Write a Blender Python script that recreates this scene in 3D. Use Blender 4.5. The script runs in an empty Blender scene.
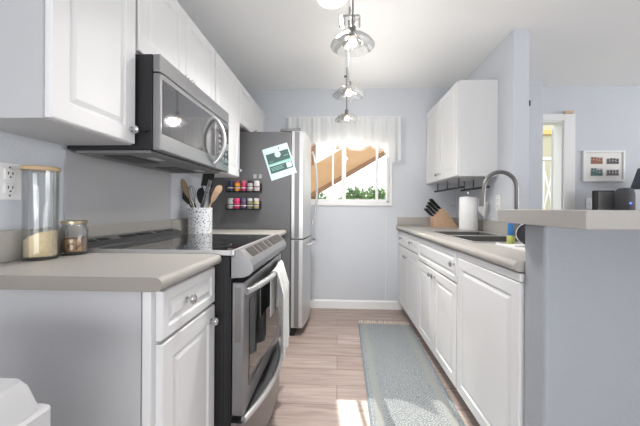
import bpy, bmesh, math, random
from mathutils import Vector, Matrix
random.seed(7)
C = bpy.context.scene.collection
PI = math.pi
YBW = -2.15

# ------------------------------------------------------------ camera
cam_data = bpy.data.cameras.new('camera')
cam = bpy.data.objects.new('camera', cam_data)
C.objects.link(cam)
cam.matrix_world = (Matrix.Translation((0, 0, 1.0999)) @ Matrix.Rotation(0.0429, 4, 'Z')
                    @ Matrix.Rotation(PI / 2 + 0.0003, 4, 'X') @ Matrix.Rotation(0.0059, 4, 'Z'))
cam_data.sensor_width = 36
cam_data.lens = 297.2082 / 640 * 36
cam_data.shift_x = -5.1655 / 640
cam_data.shift_y = -4.7543 / 640
cam_data.clip_start = 0.02
bpy.context.scene.camera = cam

# ------------------------------------------------------------ light
W = bpy.data.worlds.new('sky')
bpy.context.scene.world = W
W.use_nodes = True
wn = W.node_tree.nodes
wl = W.node_tree.links
bg = wn['Background']
tc = wn.new('ShaderNodeTexCoord')
sep = wn.new('ShaderNodeSeparateXYZ')
ramp = wn.new('ShaderNodeValToRGB')
ramp.color_ramp.elements[0].position = 0.45
ramp.color_ramp.elements[0].color = (0.62, 0.60, 0.57, 1)
ramp.color_ramp.elements[1].position = 0.56
ramp.color_ramp.elements[1].color = (0.95, 0.98, 1.0, 1)
mr = wn.new('ShaderNodeMapRange')
mr.inputs['From Min'].default_value = -1
mr.inputs['From Max'].default_value = 1
wl.new(tc.outputs['Generated'], sep.inputs[0])
wl.new(sep.outputs['Z'], mr.inputs['Value'])
wl.new(mr.outputs[0], ramp.inputs[0])
wl.new(ramp.outputs[0], bg.inputs['Color'])
bg.inputs['Strength'].default_value = 1.7

sun_d = bpy.data.lights.new('sun', 'SUN')
sun_d.energy = 3.8
sun_d.angle = 0.008
sun_d.color = (1.0, 0.93, 0.82)
sun = bpy.data.objects.new('sun', sun_d)
C.objects.link(sun)
sun.rotation_euler = Vector((-0.112, 1.0, 0.745)).to_track_quat('Z', 'Y').to_euler()
sun.location = (0, 8, 6)

def area(name, loc, target, sx, sy, e, col=(1, 1, 1)):
    d = bpy.data.lights.new(name, 'AREA')
    d.shape = 'RECTANGLE'
    d.size, d.size_y = sx, sy
    d.energy = e
    d.color = col
    o = bpy.data.objects.new(name, d)
    C.objects.link(o)
    o.location = loc
    o.rotation_euler = (Vector(loc) - Vector(target)).to_track_quat('Z', 'Y').to_euler()
    return o
# added unseen fills: one inside the right window, one before the closed rear wall
area('daylight_fill_right', (5.15, 0.7, 1.45), (1.5, 0.9, 2.0), 3.2, 1.1, 40, (0.97, 0.985, 1.0))
area('fill_rear', (0.0, YBW, 1.0), (0.1, 1.0, 2.42), 2.0, 1.6, 66, (0.97, 0.985, 1.0))

vs = bpy.context.scene.view_settings
vs.view_transform = 'Standard'
vs.look = 'None'
vs.exposure = 0.6
vs.gamma = 1
vs.use_curve_mapping = False

# ------------------------------------------------------------ materials
def srgb(r, g, b):
    def f(c):
        c /= 255
        return c / 12.92 if c <= 0.04045 else ((c + 0.055) / 1.055) ** 2.4
    return (f(r), f(g), f(b), 1)

MATS = {}
def mat(name, col, rough=0.5, metal=0.0, noise=0.0, scale=8, bump=0.0, bscale=60, trans=0.0, ior=1.45, emit=None, es=0, alpha=1, coat=0):
    if name in MATS:
        return MATS[name]
    m = bpy.data.materials.new(name)
    m.use_nodes = True
    n, l = m.node_tree.nodes, m.node_tree.links
    p = n['Principled BSDF']
    c = srgb(*col)
    p.inputs['Base Color'].default_value = c
    p.inputs['Roughness'].default_value = rough
    p.inputs['Metallic'].default_value = metal
    p.inputs['Transmission Weight'].default_value = trans
    p.inputs['IOR'].default_value = ior
    p.inputs['Alpha'].default_value = alpha
    p.inputs['Coat Weight'].default_value = coat
    if emit:
        p.inputs['Emission Color'].default_value = srgb(*emit)
        p.inputs['Emission Strength'].default_value = es
    t = n.new('ShaderNodeTexCoord')
    if noise > 0:
        nz = n.new('ShaderNodeTexNoise')
        nz.inputs['Scale'].default_value = scale
        nz.inputs['Detail'].default_value = 4
        mx = n.new('ShaderNodeMix')
        mx.data_type = 'RGBA'
        mx.inputs[6].default_value = tuple(v * (1 - noise) for v in c[:3]) + (1,)
        mx.inputs[7].default_value = tuple(min(1, v * (1 + noise)) for v in c[:3]) + (1,)
        l.new(t.outputs['Object'], nz.inputs['Vector'])
        l.new(nz.outputs[0], mx.inputs[0])
        l.new(mx.outputs[2], p.inputs['Base Color'])
    if bump > 0:
        nb = n.new('ShaderNodeTexNoise')
        nb.inputs['Scale'].default_value = bscale
        nb.inputs['Detail'].default_value = 3
        bp = n.new('ShaderNodeBump')
        bp.inputs['Strength'].default_value = bump
        bp.inputs['Distance'].default_value = 0.01
        l.new(t.outputs['Object'], nb.inputs['Vector'])
        l.new(nb.outputs[0], bp.inputs['Height'])
        l.new(bp.outputs[0], p.inputs['Normal'])
    MATS[name] = m
    return m

M_wall = mat('wall_paint', (202, 206, 212), 0.7, noise=0.02, scale=3, bump=0.15, bscale=90)
M_pony = mat('textured_wall_paint_shaded', (160, 164, 171), 0.6, noise=0.02, scale=3, bump=0.22, bscale=55)  # wall paint darkened: shade on the half wall's front put into the colour
M_ceil = mat('ceiling_paint', (243, 243, 243), 0.8, noise=0.015, scale=3, bump=0.1, bscale=90)
M_white = mat('white_trim', (232, 232, 232), 0.45, noise=0.01)
M_cab = mat('cabinet_white', (220, 220, 221), 0.38, noise=0.012, scale=4)
M_cab_shaded = mat('cabinet_white_shaded', (184, 184, 186), 0.45, noise=0.012, scale=4)  # greyer cabinet white: shade of the camera-facing end panels painted in
M_cabin = mat('cabinet_seam', (120, 120, 120), 0.6)
M_count = mat('counter_laminate', (170, 166, 161), 0.42, noise=0.04, scale=150)
M_backs = mat('splash_panel', (176, 176, 178), 0.45, noise=0.015, scale=5)
M_steel = mat('stainless_steel', (146, 146, 148), 0.3, 0.9, noise=0.04, scale=30)
M_steel2 = mat('satin_steel', (205, 205, 205), 0.36, 0.75, noise=0.03, scale=30)
M_chrome = mat('chrome', (205, 205, 208), 0.12, 1.0, noise=0.02)
M_nickel = mat('brushed_nickel', (132, 130, 129), 0.3, 0.95, noise=0.03)
M_blackgl = mat('black_glass', (16, 16, 17), 0.06, noise=0.02, coat=0.5)
M_mwglass = mat('microwave_glass', (92, 92, 95), 0.07, 0.55, noise=0.02, coat=0.8)
M_pad = mat('touch_pad_black', (18, 18, 20), 0.3, noise=0.03)
M_black = mat('black_enamel', (32, 32, 34), 0.5, noise=0.05)
M_dark = mat('dark_plastic', (26, 26, 28), 0.45, noise=0.05)
M_fridge = mat('fridge_side_grey', (102, 102, 104), 0.45, 0.1, noise=0.02)
M_grey = mat('mid_grey_plastic', (120, 120, 122), 0.5, noise=0.03)
M_bin = mat('bin_plastic', (196, 196, 198), 0.45, noise=0.02)
M_paper = mat('paper_white', (240, 240, 240), 0.85, noise=0.01)
M_cloth = mat('towel_cloth', (226, 226, 224), 0.9, noise=0.05, scale=60, bump=0.3, bscale=300)
M_wood = mat('light_wood', (212, 178, 148), 0.5, noise=0.12, scale=25)
M_lid = mat('bamboo_lid', (190, 165, 130), 0.55, noise=0.1, scale=40)
M_brass = mat('pale_brass_lid', (190, 178, 150), 0.3, 0.8, noise=0.03)
M_bulb = mat('glowing_bulb', (255, 225, 180), 0.4, noise=0.0, emit=(255, 214, 160), es=3)
M_frost = mat('frosted_lamp_glass', (245, 245, 245), 0.4, emit=(255, 250, 240), es=0.7)
M_leafd = mat('leaf_green', (92, 128, 62), 0.6, noise=0.35, scale=6)
M_leafl = mat('leaf_light_green', (140, 165, 90), 0.6, noise=0.3, scale=6)
M_bark = mat('bark', (95, 78, 60), 0.9, noise=0.2)
M_stairw = mat('stair_wood', (184, 144, 102), 0.6, noise=0.12, scale=4)
M_stairb = mat('stair_stringer_wood', (132, 92, 60), 0.6, noise=0.15, scale=8)

def thin_glass(name, tint=(1, 1, 1), refl=0.10, haze=0.0):
    m = bpy.data.materials.new(name)
    m.use_nodes = True
    n, l = m.node_tree.nodes, m.node_tree.links
    n.remove(n['Principled BSDF'])
    out = n['Material Output']
    tr = n.new('ShaderNodeBsdfTransparent')
    tr.inputs[0].default_value = tint + (1,)
    gl = n.new('ShaderNodeBsdfGlossy')
    gl.inputs['Roughness'].default_value = 0.03
    fr = n.new('ShaderNodeLayerWeight')
    fr.inputs[0].default_value = 0.35
    mth = n.new('ShaderNodeMath')
    mth.operation = 'MULTIPLY_ADD'
    mth.inputs[1].default_value = 0.6
    mth.inputs[2].default_value = refl
    mx = n.new('ShaderNodeMixShader')
    l.new(fr.outputs['Fresnel'], mth.inputs[0])
    l.new(mth.outputs[0], mx.inputs[0])
    l.new(tr.outputs[0], mx.inputs[1])
    l.new(gl.outputs[0], mx.inputs[2])
    last = mx
    if haze:
        df = n.new('ShaderNodeBsdfDiffuse')
        df.inputs[0].default_value = (0.8, 0.82, 0.84, 1)
        m2 = n.new('ShaderNodeMixShader')
        m2.inputs[0].default_value = haze
        l.new(mx.outputs[0], m2.inputs[1])
        l.new(df.outputs[0], m2.inputs[2])
        last = m2
    l.new(last.outputs[0], out.inputs[0])
    return m
M_glass = thin_glass('jar_glass', (0.99, 0.995, 0.995), 0.02, 0.012)
M_pane = thin_glass('window_glass', (0.97, 0.98, 0.98), 0.01)
M_shade = thin_glass('pendant_glass', (0.97, 0.975, 0.975), 0.05, 0.006)

def floor_mat():
    m = bpy.data.materials.new('wood_plank_floor')
    m.use_nodes = True
    n, l = m.node_tree.nodes, m.node_tree.links
    p = n['Principled BSDF']
    p.inputs['Roughness'].default_value = 0.42
    t = n.new('ShaderNodeTexCoord')
    br = n.new('ShaderNodeTexBrick')
    br.inputs['Color1'].default_value = srgb(163, 147, 139)
    br.inputs['Color2'].default_value = srgb(179, 164, 157)
    br.inputs['Mortar'].default_value = srgb(132, 116, 108)
    br.inputs['Scale'].default_value = 1
    br.inputs['Mortar Size'].default_value = 0.0025
    br.inputs['Brick Width'].default_value = 1.25
    br.inputs['Row Height'].default_value = 0.185
    br.offset = 0.37
    mp = n.new('ShaderNodeMapping')
    mp.inputs['Scale'].default_value = (1.2, 14, 1)
    nz = n.new('ShaderNodeTexNoise')
    nz.inputs['Scale'].default_value = 2.2
    nz.inputs['Detail'].default_value = 6
    nz.inputs['Distortion'].default_value = 0.9
    rp = n.new('ShaderNodeValToRGB')
    rp.color_ramp.elements[0].position = 0.3
    rp.color_ramp.elements[0].color = (0.74, 0.70, 0.68, 1)
    rp.color_ramp.elements[1].position = 0.62
    rp.color_ramp.elements[1].color = (1.05, 1.05, 1.05, 1)
    mx = n.new('ShaderNodeMix')
    mx.data_type = 'RGBA'
    mx.blend_type = 'MULTIPLY'
    mx.inputs[0].default_value = 1
    l.new(t.outputs['Object'], br.inputs['Vector'])
    l.new(t.outputs['Object'], mp.inputs[0])
    l.new(mp.outputs[0], nz.inputs['Vector'])
    l.new(nz.outputs[0], rp.inputs[0])
    l.new(br.outputs[0], mx.inputs[6])
    l.new(rp.outputs[0], mx.inputs[7])
    l.new(mx.outputs[2], p.inputs['Base Color'])
    return m
M_floor = floor_mat()

def rug_mat():
    m = bpy.data.materials.new('woven_rug')
    m.use_nodes = True
    n, l = m.node_tree.nodes, m.node_tree.links
    p = n['Principled BSDF']
    p.inputs['Roughness'].default_value = 0.95
    t = n.new('ShaderNodeTexCoord')
    base, lt, dk = srgb(134, 139, 142), srgb(196, 196, 193), srgb(110, 118, 124)
    def vor(scale, feat):
        v = n.new('ShaderNodeTexVoronoi')
        v.inputs['Scale'].default_value = scale
        v.feature = feat
        v.distance = 'MANHATTAN' if feat == 'F1' else 'EUCLIDEAN'
        v.inputs['Randomness'].default_value = 0.35
        l.new(t.outputs['Object'], v.inputs['Vector'])
        return v
    def step(src, a, b, inv=False):
        r = n.new('ShaderNodeMapRange')
        r.inputs['From Min'].default_value = a
        r.inputs['From Max'].default_value = b
        if inv:
            r.inputs['To Min'].default_value = 1
            r.inputs['To Max'].default_value = 0
        l.new(src, r.inputs['Value'])
        return r.outputs[0]
    def mix(f, a, b, fac=None):
        x = n.new('ShaderNodeMix')
        x.data_type = 'RGBA'
        if f is not None:
            l.new(f, x.inputs[0])
        else:
            x.inputs[0].default_value = fac
        for i, s in ((6, a), (7, b)):
            if isinstance(s, tuple):
                x.inputs[i].default_value = s
            else:
                l.new(s, x.inputs[i])
        return x.outputs[2]
    def wave(src, f, a, b_):
        m1 = n.new('ShaderNodeMath')
        m1.operation = 'MULTIPLY'
        m1.inputs[1].default_value = f
        l.new(src, m1.inputs[0])
        m2 = n.new('ShaderNodeMath')
        m2.operation = 'SINE'
        l.new(m1.outputs[0], m2.inputs[0])
        return step(m2.outputs[0], a, b_)
    v1 = n.new('ShaderNodeTexVoronoi')
    v1.inputs['Scale'].default_value = 15
    v1.inputs['Randomness'].default_value = 0.0
    l.new(t.outputs['Object'], v1.inputs['Vector'])
    c = mix(wave(v1.outputs['Distance'], 36, 0.2, 0.8), base, mix(None, base, lt, 0.52))
    v4 = n.new('ShaderNodeTexVoronoi')
    v4.inputs['Scale'].default_value = 36
    v4.inputs['Randomness'].default_value = 0.7
    l.new(t.outputs['Object'], v4.inputs['Vector'])
    c = mix(wave(v4.outputs['Distance'], 17, 0.5, 0.9), c, dk)
    v2 = vor(75, 'F1')
    c = mix(step(v2.outputs['Distance'], 0.14, 0.30, True), c, lt)
    # border bands across x
    sp = n.new('ShaderNodeSeparateXYZ')
    l.new(t.outputs['Object'], sp.inputs[0])
    ab = n.new('ShaderNodeMath')
    ab.operation = 'ABSOLUTE'
    l.new(sp.outputs['X'], ab.inputs[0])
    band = n.new('ShaderNodeMath')
    band.operation = 'COMPARE'
    band.inputs[1].default_value = 0.185
    band.inputs[2].default_value = 0.022
    l.new(ab.outputs[0], band.inputs[0])
    lb = mix(step(v2.outputs['Distance'], 0.18, 0.34, True), srgb(146, 149, 147), srgb(190, 191, 187))
    c = mix(band.outputs[0], c, lb)
    edge = n.new('ShaderNodeMath')
    edge.operation = 'GREATER_THAN'
    edge.inputs[1].default_value = 0.228
    l.new(ab.outputs[0], edge.inputs[0])
    c = mix(edge.outputs[0], c, srgb(116, 130, 138))
    nz = n.new('ShaderNodeTexNoise')
    nz.inputs['Scale'].default_value = 120
    l.new(t.outputs['Object'], nz.inputs['Vector'])
    x = n.new('ShaderNodeMix')
    x.data_type = 'RGBA'
    x.blend_type = 'OVERLAY'
    x.inputs[0].default_value = 0.35
    l.new(c, x.inputs[6])
    l.new(nz.outputs[0], x.inputs[7])
    l.new(x.outputs[2], p.inputs['Base Color'])
    return m
M_rug = rug_mat()

def terrazzo():
    m = bpy.data.materials.new('speckled_ceramic')
    m.use_nodes = True
    n, l = m.node_tree.nodes, m.node_tree.links
    p = n['Principled BSDF']
    p.inputs['Roughness'].default_value = 0.4
    t = n.new('ShaderNodeTexCoord')
    v = n.new('ShaderNodeTexVoronoi')
    v.inputs['Scale'].default_value = 70
    l.new(t.outputs['Object'], v.inputs['Vector'])
    r = n.new('ShaderNodeValToRGB')
    r.color_ramp.interpolation = 'CONSTANT'
    e = r.color_ramp.elements
    e[0].color = srgb(50, 52, 60)
    e[1].position = 0.28
    e[1].color = srgb(212, 214, 218)
    l.new(v.outputs['Distance'], r.inputs[0])
    l.new(r.outputs[0], p.inputs['Base Color'])
    return m
M_terr = terrazzo()

def grain(name, c1, c2, scale=70):
    m = bpy.data.materials.new(name)
    m.use_nodes = True
    n, l = m.node_tree.nodes, m.node_tree.links
    p = n['Principled BSDF']
    p.inputs['Roughness'].default_value = 0.8
    t = n.new('ShaderNodeTexCoord')
    v = n.new('ShaderNodeTexVoronoi')
    v.inputs['Scale'].default_value = scale
    l.new(t.outputs['Object'], v.inputs['Vector'])
    mx = n.new('ShaderNodeMix')
    mx.data_type = 'RGBA'
    mx.inputs[6].default_value = srgb(*c1)
    mx.inputs[7].default_value = srgb(*c2)
    sp = n.new('ShaderNodeSeparateColor')
    l.new(v.outputs['Color'], sp.inputs[0])
    l.new(sp.outputs[0], mx.inputs[0])
    l.new(mx.outputs[2], p.inputs['Base Color'])
    return m
M_rice = grain('dry_rice', (246, 228, 186), (226, 202, 156), 260)
M_nuts = grain('mixed_nuts', (104, 60, 36), (190, 150, 100), 75)

def curtain_mat():
    m = bpy.data.materials.new('sheer_curtain')
    m.use_nodes = True
    n, l = m.node_tree.nodes, m.node_tree.links
    n.remove(n['Principled BSDF'])
    out = n['Material Output']
    tr = n.new('ShaderNodeBsdfTransparent')
    tl = n.new('ShaderNodeBsdfTranslucent')
    df = n.new('ShaderNodeBsdfDiffuse')
    tl.inputs[0].default_value = (0.80, 0.81, 0.82, 1)
    df.inputs[0].default_value = (0.86, 0.87, 0.88, 1)
    a = n.new('ShaderNodeMixShader')
    a.inputs[0].default_value = 0.65
    b = n.new('ShaderNodeMixShader')
    b.inputs[0].default_value = 0.93
    l.new(tl.outputs[0], a.inputs[1])
    l.new(df.outputs[0], a.inputs[2])
    l.new(tr.outputs[0], b.inputs[1])
    l.new(a.outputs[0], b.inputs[2])
    l.new(b.outputs[0], out.inputs[0])
    return m
M_curt = curtain_mat()

# ------------------------------------------------------------ mesh helpers
class MB:
    def __init__(s):
        s.bm = bmesh.new()
    def faces(s, pts, fs):
        vv = [s.bm.verts.new(p) for p in pts]
        for f in fs:
            try:
                s.bm.faces.new([vv[i] for i in f])
            except ValueError:
                pass
        return vv
    def box(s, x0, x1, y0, y1, z0, z1, bev=0.0, seg=2):
        x0, x1 = min(x0, x1), max(x0, x1)
        y0, y1 = min(y0, y1), max(y0, y1)
        z0, z1 = min(z0, z1), max(z0, z1)
        p = [(x0, y0, z0), (x1, y0, z0), (x1, y1, z0), (x0, y1, z0), (x0, y0, z1), (x1, y0, z1), (x1, y1, z1), (x0, y1, z1)]
        v = s.faces(p, [(0, 3, 2, 1), (4, 5, 6, 7), (0, 1, 5, 4), (1, 2, 6, 5), (2, 3, 7, 6), (3, 0, 4, 7)])
        if bev > 0:
            es = set()
            for q in v:
                es.update(q.link_edges)
            bmesh.ops.bevel(s.bm, geom=list(es), offset=bev, segments=seg, profile=0.5, affect='EDGES')
        return s
    def tube(s, pts, r, n=10, closed=False, cap=True, rs=None):
        pts = [Vector(p) for p in pts]
        rings = []
        N = len(pts)
        up = Vector((0, 0, 1))
        prev = None
        for i, p in enumerate(pts):
            if closed:
                d = pts[(i + 1) % N] - pts[i - 1]
            else:
                d = pts[min(i + 1, N - 1)] - pts[max(i - 1, 0)]
            d.normalize()
            if prev is None:
                a = up if abs(d.dot(up)) < 0.9 else Vector((1, 0, 0))
                x = d.cross(a).normalized()
            else:
                x = (prev - d * prev.dot(d)).normalized()
            prev = x
            y = d.cross(x)
            rr = rs[i] if rs else r
            rings.append([s.bm.verts.new(p + (x * math.cos(2 * PI * k / n) + y * math.sin(2 * PI * k / n)) * rr) for k in range(n)])
        M = N if closed else N - 1
        for i in range(M):
            A, B = rings[i], rings[(i + 1) % N]
            for k in range(n):
                s.bm.faces.new((A[k], A[(k + 1) % n], B[(k + 1) % n], B[k]))
        if cap and not closed:
            s.bm.faces.new(rings[0][::-1])
            s.bm.faces.new(rings[-1])
        return s
    def lathe(s, prof, c=(0, 0, 0), axis='Z', n=28, closed=False):
        # prof: list of (radius, height) along the axis
        c = Vector(c)
        def at(r, h, a):
            u, v = r * math.cos(a), r * math.sin(a)
            if axis == 'Z': return c + Vector((u, v, h))
            if axis == 'X': return c + Vector((h, u, v))
            if axis == '-X': return c + Vector((-h, u, v))
            if axis == '-Y': return c + Vector((u, -h, v))
            return c + Vector((u, h, v))
        rings = []
        for r, h in prof:
            if r < 1e-5:
                rings.append([s.bm.verts.new(at(0, h, 0))])
            else:
                rings.append([s.bm.verts.new(at(r, h, 2 * PI * k / n)) for k in range(n)])
        pairs = list(zip(rings, rings[1:]))
        if closed:
            pairs.append((rings[-1], rings[0]))
        for A, B in pairs:
            for k in range(n):
                k2 = (k + 1) % n
                if len(A) == 1 and len(B) == 1: continue
                if len(A) == 1: s.bm.faces.new((A[0], B[k2], B[k]))
                elif len(B) == 1: s.bm.faces.new((A[k], A[k2], B[0]))
                else: s.bm.faces.new((A[k], A[k2], B[k2], B[k]))
        return s
    def prism(s, poly, f0, f1):
        # poly of (a,b); f0/f1 map (a,b)->point
        n = len(poly)
        A = [s.bm.verts.new(f0(*p)) for p in poly]
        B = [s.bm.verts.new(f1(*p)) for p in poly]
        s.bm.faces.new(A[::-1])
        s.bm.faces.new(B)
        for i in range(n):
            j = (i + 1) % n
            s.bm.faces.new((A[i], A[j], B[j], B[i]))
        return s
    def extY(s, poly, y0, y1):
        return s.prism(poly, lambda x, z: (x, y0, z), lambda x, z: (x, y1, z))
    def extX(s, poly, x0, x1):
        return s.prism(poly, lambda y, z: (x0, y, z), lambda y, z: (x1, y, z))
    def extZ(s, poly, z0, z1):
        return s.prism(poly, lambda x, y: (x, y, z0), lambda x, y: (x, y, z1))
    def panel(s, y0, y1, z0, z1, xb, sx, th=0.019, fr=0.055, raised=True):
        """cabinet door / drawer front standing on plane x=xb, facing sx"""
        def ring(i, w):
            return [s.bm.verts.new((xb + sx * w, a, b)) for a, b in
                    ((y0 + i, z0 + i), (y1 - i, z0 + i), (y1 - i, z1 - i), (y0 + i, z1 - i))]
        R = [ring(0, 0), ring(0, th - 0.004), ring(0.004, th)]
        if raised:
            R += [ring(fr, th), ring(fr + 0.005, th - 0.007), ring(fr + 0.012, th - 0.007), ring(fr + 0.028, th - 0.001)]
        for A, B in zip(R, R[1:]):
            for k in range(4):
                s.bm.faces.new((A[k], A[(k + 1) % 4], B[(k + 1) % 4], B[k]))
        s.bm.faces.new(R[0][::-1])
        s.bm.faces.new(R[-1])
        return s

def P(name, mb, m, parent=None, world=True, smooth=False):
    bmesh.ops.recalc_face_normals(mb.bm, faces=mb.bm.faces[:])
    me = bpy.data.meshes.new(name)
    if world and parent is not None:
        root = parent
        while root.parent: root = root.parent
        bmesh.ops.translate(mb.bm, verts=mb.bm.verts[:], vec=-root.location)
    mb.bm.to_mesh(me)
    mb.bm.free()
    if smooth:
        for f in me.polygons: f.use_smooth = True
        try:
            me.set_sharp_from_angle(angle=0.7)
        except Exception:
            pass
    o = bpy.data.objects.new(name, me)
    C.objects.link(o)
    me.materials.append(m)
    if parent is not None:
        o.parent = parent
    return o

def recenter(o):
    """move a top-level mesh's origin to the middle of its base"""
    vs_ = [v.co for v in o.data.vertices]
    x = (min(v.x for v in vs_) + max(v.x for v in vs_)) / 2
    y = (min(v.y for v in vs_) + max(v.y for v in vs_)) / 2
    z = min(v.z for v in vs_)
    off = Vector((x, y, z))
    for v in o.data.vertices: v.co -= off
    o.location = off
    return o

def tag(o, label, cat, group=None, kind=None):
    o['label'] = label
    o['category'] = cat
    if group: o['group'] = group
    if kind: o['kind'] = kind
    return o

def T(name, label, cat, loc=(0, 0, 0), group=None):
    o = bpy.data.objects.new(name, None)
    C.objects.link(o)
    o.empty_display_size = 0.05
    o.location = loc
    return tag(o, label, cat, group)

def S(name, mb, m, label=None):
    o = P(name, mb, m)
    o['kind'] = 'structure'
    if label: o['label'] = label
    return o

def dup(root, loc=None, rot=None, label=None, group=None):
    r = root.copy()
    C.objects.link(r)
    if loc is not None: r.location = loc
    if rot is not None: r.rotation_euler = rot
    if label: r['label'] = label
    if group: r['group'] = group
    for ch in list(root.children):
        c = ch.copy()
        C.objects.link(c)
        c.parent = r
        for g in list(ch.children):
            d = g.copy()
            C.objects.link(d)
            d.parent = c
    return r

# ------------------------------------------------------------ key planes
XL, XR = -1.123, 1.277       # kitchen left wall, kitchen right wall
YF = 3.283                   # far wall
CE = 2.42                    # ceiling height
FC = 0.657                   # right cabinet faces
YB = -2.2                    # wall behind the camera

# ------------------------------------------------------------ the setting
S('floor', MB().box(XL - 0.12, 5.2, YB, YF + 0.12, -0.1, 0), M_floor)
S('ceiling', MB().box(XL - 0.12, 5.2, YB, YF + 0.12, CE, CE + 0.12), M_ceil)
S('wall_left', MB().box(XL - 0.12, XL, YB, YF + 0.12, 0, CE), M_wall)
S('wall_rear', MB().box(XL - 0.12, 5.2, YB - 0.12, YB, 0, CE), M_wall)
S('wall_living', MB().box(5.2, 5.32, YB, -0.95, 0, CE).box(5.2, 5.32, 2.35, YF + 0.12, 0, CE).box(5.2, 5.32, -0.95, 2.35, 0, 0.85).box(5.2, 5.32, -0.95, 2.35, 2.1, CE), M_wall)
# far wall with window and door openings
WX0, WX1, WZ0, WZ1 = -0.52, 0.56, 1.165, 1.95
DX0, DX1, DZ = 1.62, 2.40, 2.05
b = MB()
b.box(XL, WX0, YF, YF + 0.12, 0, CE)
b.box(WX0, WX1, YF, YF + 0.12, 0, WZ0)
b.box(WX0, WX1, YF, YF + 0.12, WZ1, CE)
b.box(WX1, DX0, YF, YF + 0.12, 0, CE)
b.box(DX0, DX1, YF, YF + 0.12, DZ, CE)
b.box(DX1, 5.2, YF, YF + 0.12, 0, CE)
S('wall_far', b, M_wall)
S('wall_right', MB().box(XR, XR + 0.115, 2.231, YF, 0, CE, 0.006), M_wall)
S('wall_recess', MB().box(XR + 0.116, 2.084, 3.12, YF - 0.001, 0, CE, 0.004), M_wall)
# half wall closing off the counter run
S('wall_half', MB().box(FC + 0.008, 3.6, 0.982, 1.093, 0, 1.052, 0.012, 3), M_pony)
S('wall_ledge', MB().box(XR, XR + 0.115, 1.094, 2.229, 0, 1.052, 0.004), M_wall)
S('baseboard_far', MB().extX([(YF, 0), (YF - 0.014, 0), (YF - 0.014, 0.078), (YF - 0.006, 0.092), (YF, 0.092)], -0.5, 0.70), M_white)
S('baseboard_left', MB().extY([(XL, 0), (XL + 0.014, 0), (XL + 0.014, 0.078), (XL + 0.006, 0.092), (XL, 0.092)], -2.1, 0.7), M_white)

# window: frame, mullions, sashes and panes
b = MB()
yw0, yw1 = YF - 0.012, YF + 0.10
b.box(WX0 - 0.03, WX1 + 0.03, YF - 0.014, YF + 0.02, WZ0 - 0.035, WZ0, 0.003)
b.box(WX0 - 0.03, WX1 + 0.03, YF - 0.014, YF + 0.02, WZ1, WZ1 + 0.03, 0.003)
b.box(WX0 - 0.03, WX0, YF - 0.014, YF + 0.02, WZ0, WZ1, 0.003)
b.box(WX1, WX1 + 0.03, YF - 0.014, YF + 0.02, WZ0, WZ1, 0.003)
b.box(WX0, WX0 + 0.02, YF + 0.02, yw1, WZ0, WZ1)
b.box(WX1 - 0.022, WX1, YF + 0.02, yw1, WZ0, WZ1)
b.box(WX0, WX1, YF + 0.02, yw1, WZ0, WZ0 + 0.018)
b.box(WX0, WX1, YF + 0.02, yw1, WZ1 - 0.02, WZ1)
win = S('window_1', b, M_white)
win['label'] = 'white framed sliding window above the far baseboard'
P('mullion', MB().box(0.040, 0.088, YF + 0.03, YF + 0.085, WZ0 + 0.018, WZ1 - 0.02, 0.003), M_white, win, world=False)
b = MB()
b.box(-0.070, -0.048, YF + 0.04, YF + 0.065, WZ0 + 0.018, WZ1 - 0.02, 0.002)
b.box(0.418, 0.446, YF + 0.04, YF + 0.065, WZ0 + 0.018, WZ1 - 0.02, 0.002)
b.box(-0.36, -0.338, YF + 0.04, YF + 0.065, WZ0 + 0.018, WZ1 - 0.02, 0.002)
b.box(-0.49, 0.535, YF + 0.045, YF + 0.06, WZ0 + 0.018, WZ0 + 0.038)
P('sash', b, M_white, win, world=False)
P('pane', MB().box(-0.5, 0.538, YF + 0.05, YF + 0.053, WZ0 + 0.02, WZ1 - 0.02), M_pane, win, world=False)

# dining-side door: casing, open leaf
b = MB()
b.box(DX1, DX1 + 0.115, YF - 0.018, YF, 0, DZ + 0.07, 0.004)
b.box(DX0 - 0.1, DX1, YF - 0.018, YF, DZ, DZ + 0.07, 0.004)
b.box(DX1 - 0.014, DX1, YF, YF + 0.12, 0, DZ)
b.box(DX0, DX1 - 0.014, YF, YF + 0.12, DZ - 0.014, DZ)
S('trim_1', b, M_white)
dr = S('door_1', MB().extZ([(2.380, YF + 0.145), (2.945, YF + 0.66), (2.970, YF + 0.63), (2.405, YF + 0.115 + 0.01)], 0.01, 2.02), M_white)
dr['label'] = 'white interior door standing open beyond the dining wall'
o = recenter(P('door_wedge', MB().box(2.385, 2.475, YF - 0.05, YF - 0.019, 2.1195, 2.145, 0.005), M_wood))
tag(o, 'small light wooden block resting on top of the dining door casing', 'block')
o = recenter(P('wall_hook', MB().box(1.3935, 1.404, 2.234, 2.25, 1.86, 1.90, 0.003), M_dark))
tag(o, 'small black catch fixed to the edge of the full-height wall', 'catch')

# ------------------------------------------------------------ knobs
def knob(name, x, y, z, sx, parent, m=None, r=0.016):
    ax = 'X' if sx > 0 else '-X'
    b = MB().lathe([(0, 0), (0.009, 0), (0.009, 0.003), (0.0055, 0.006), (0.0055, 0.014), (r, 0.019), (r * 1.05, 0.024), (r * 0.7, 0.030), (0, 0.032)], (x, y, z), ax, 20)
    return P(name, b, m or M_chrome, parent, smooth=True)

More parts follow.
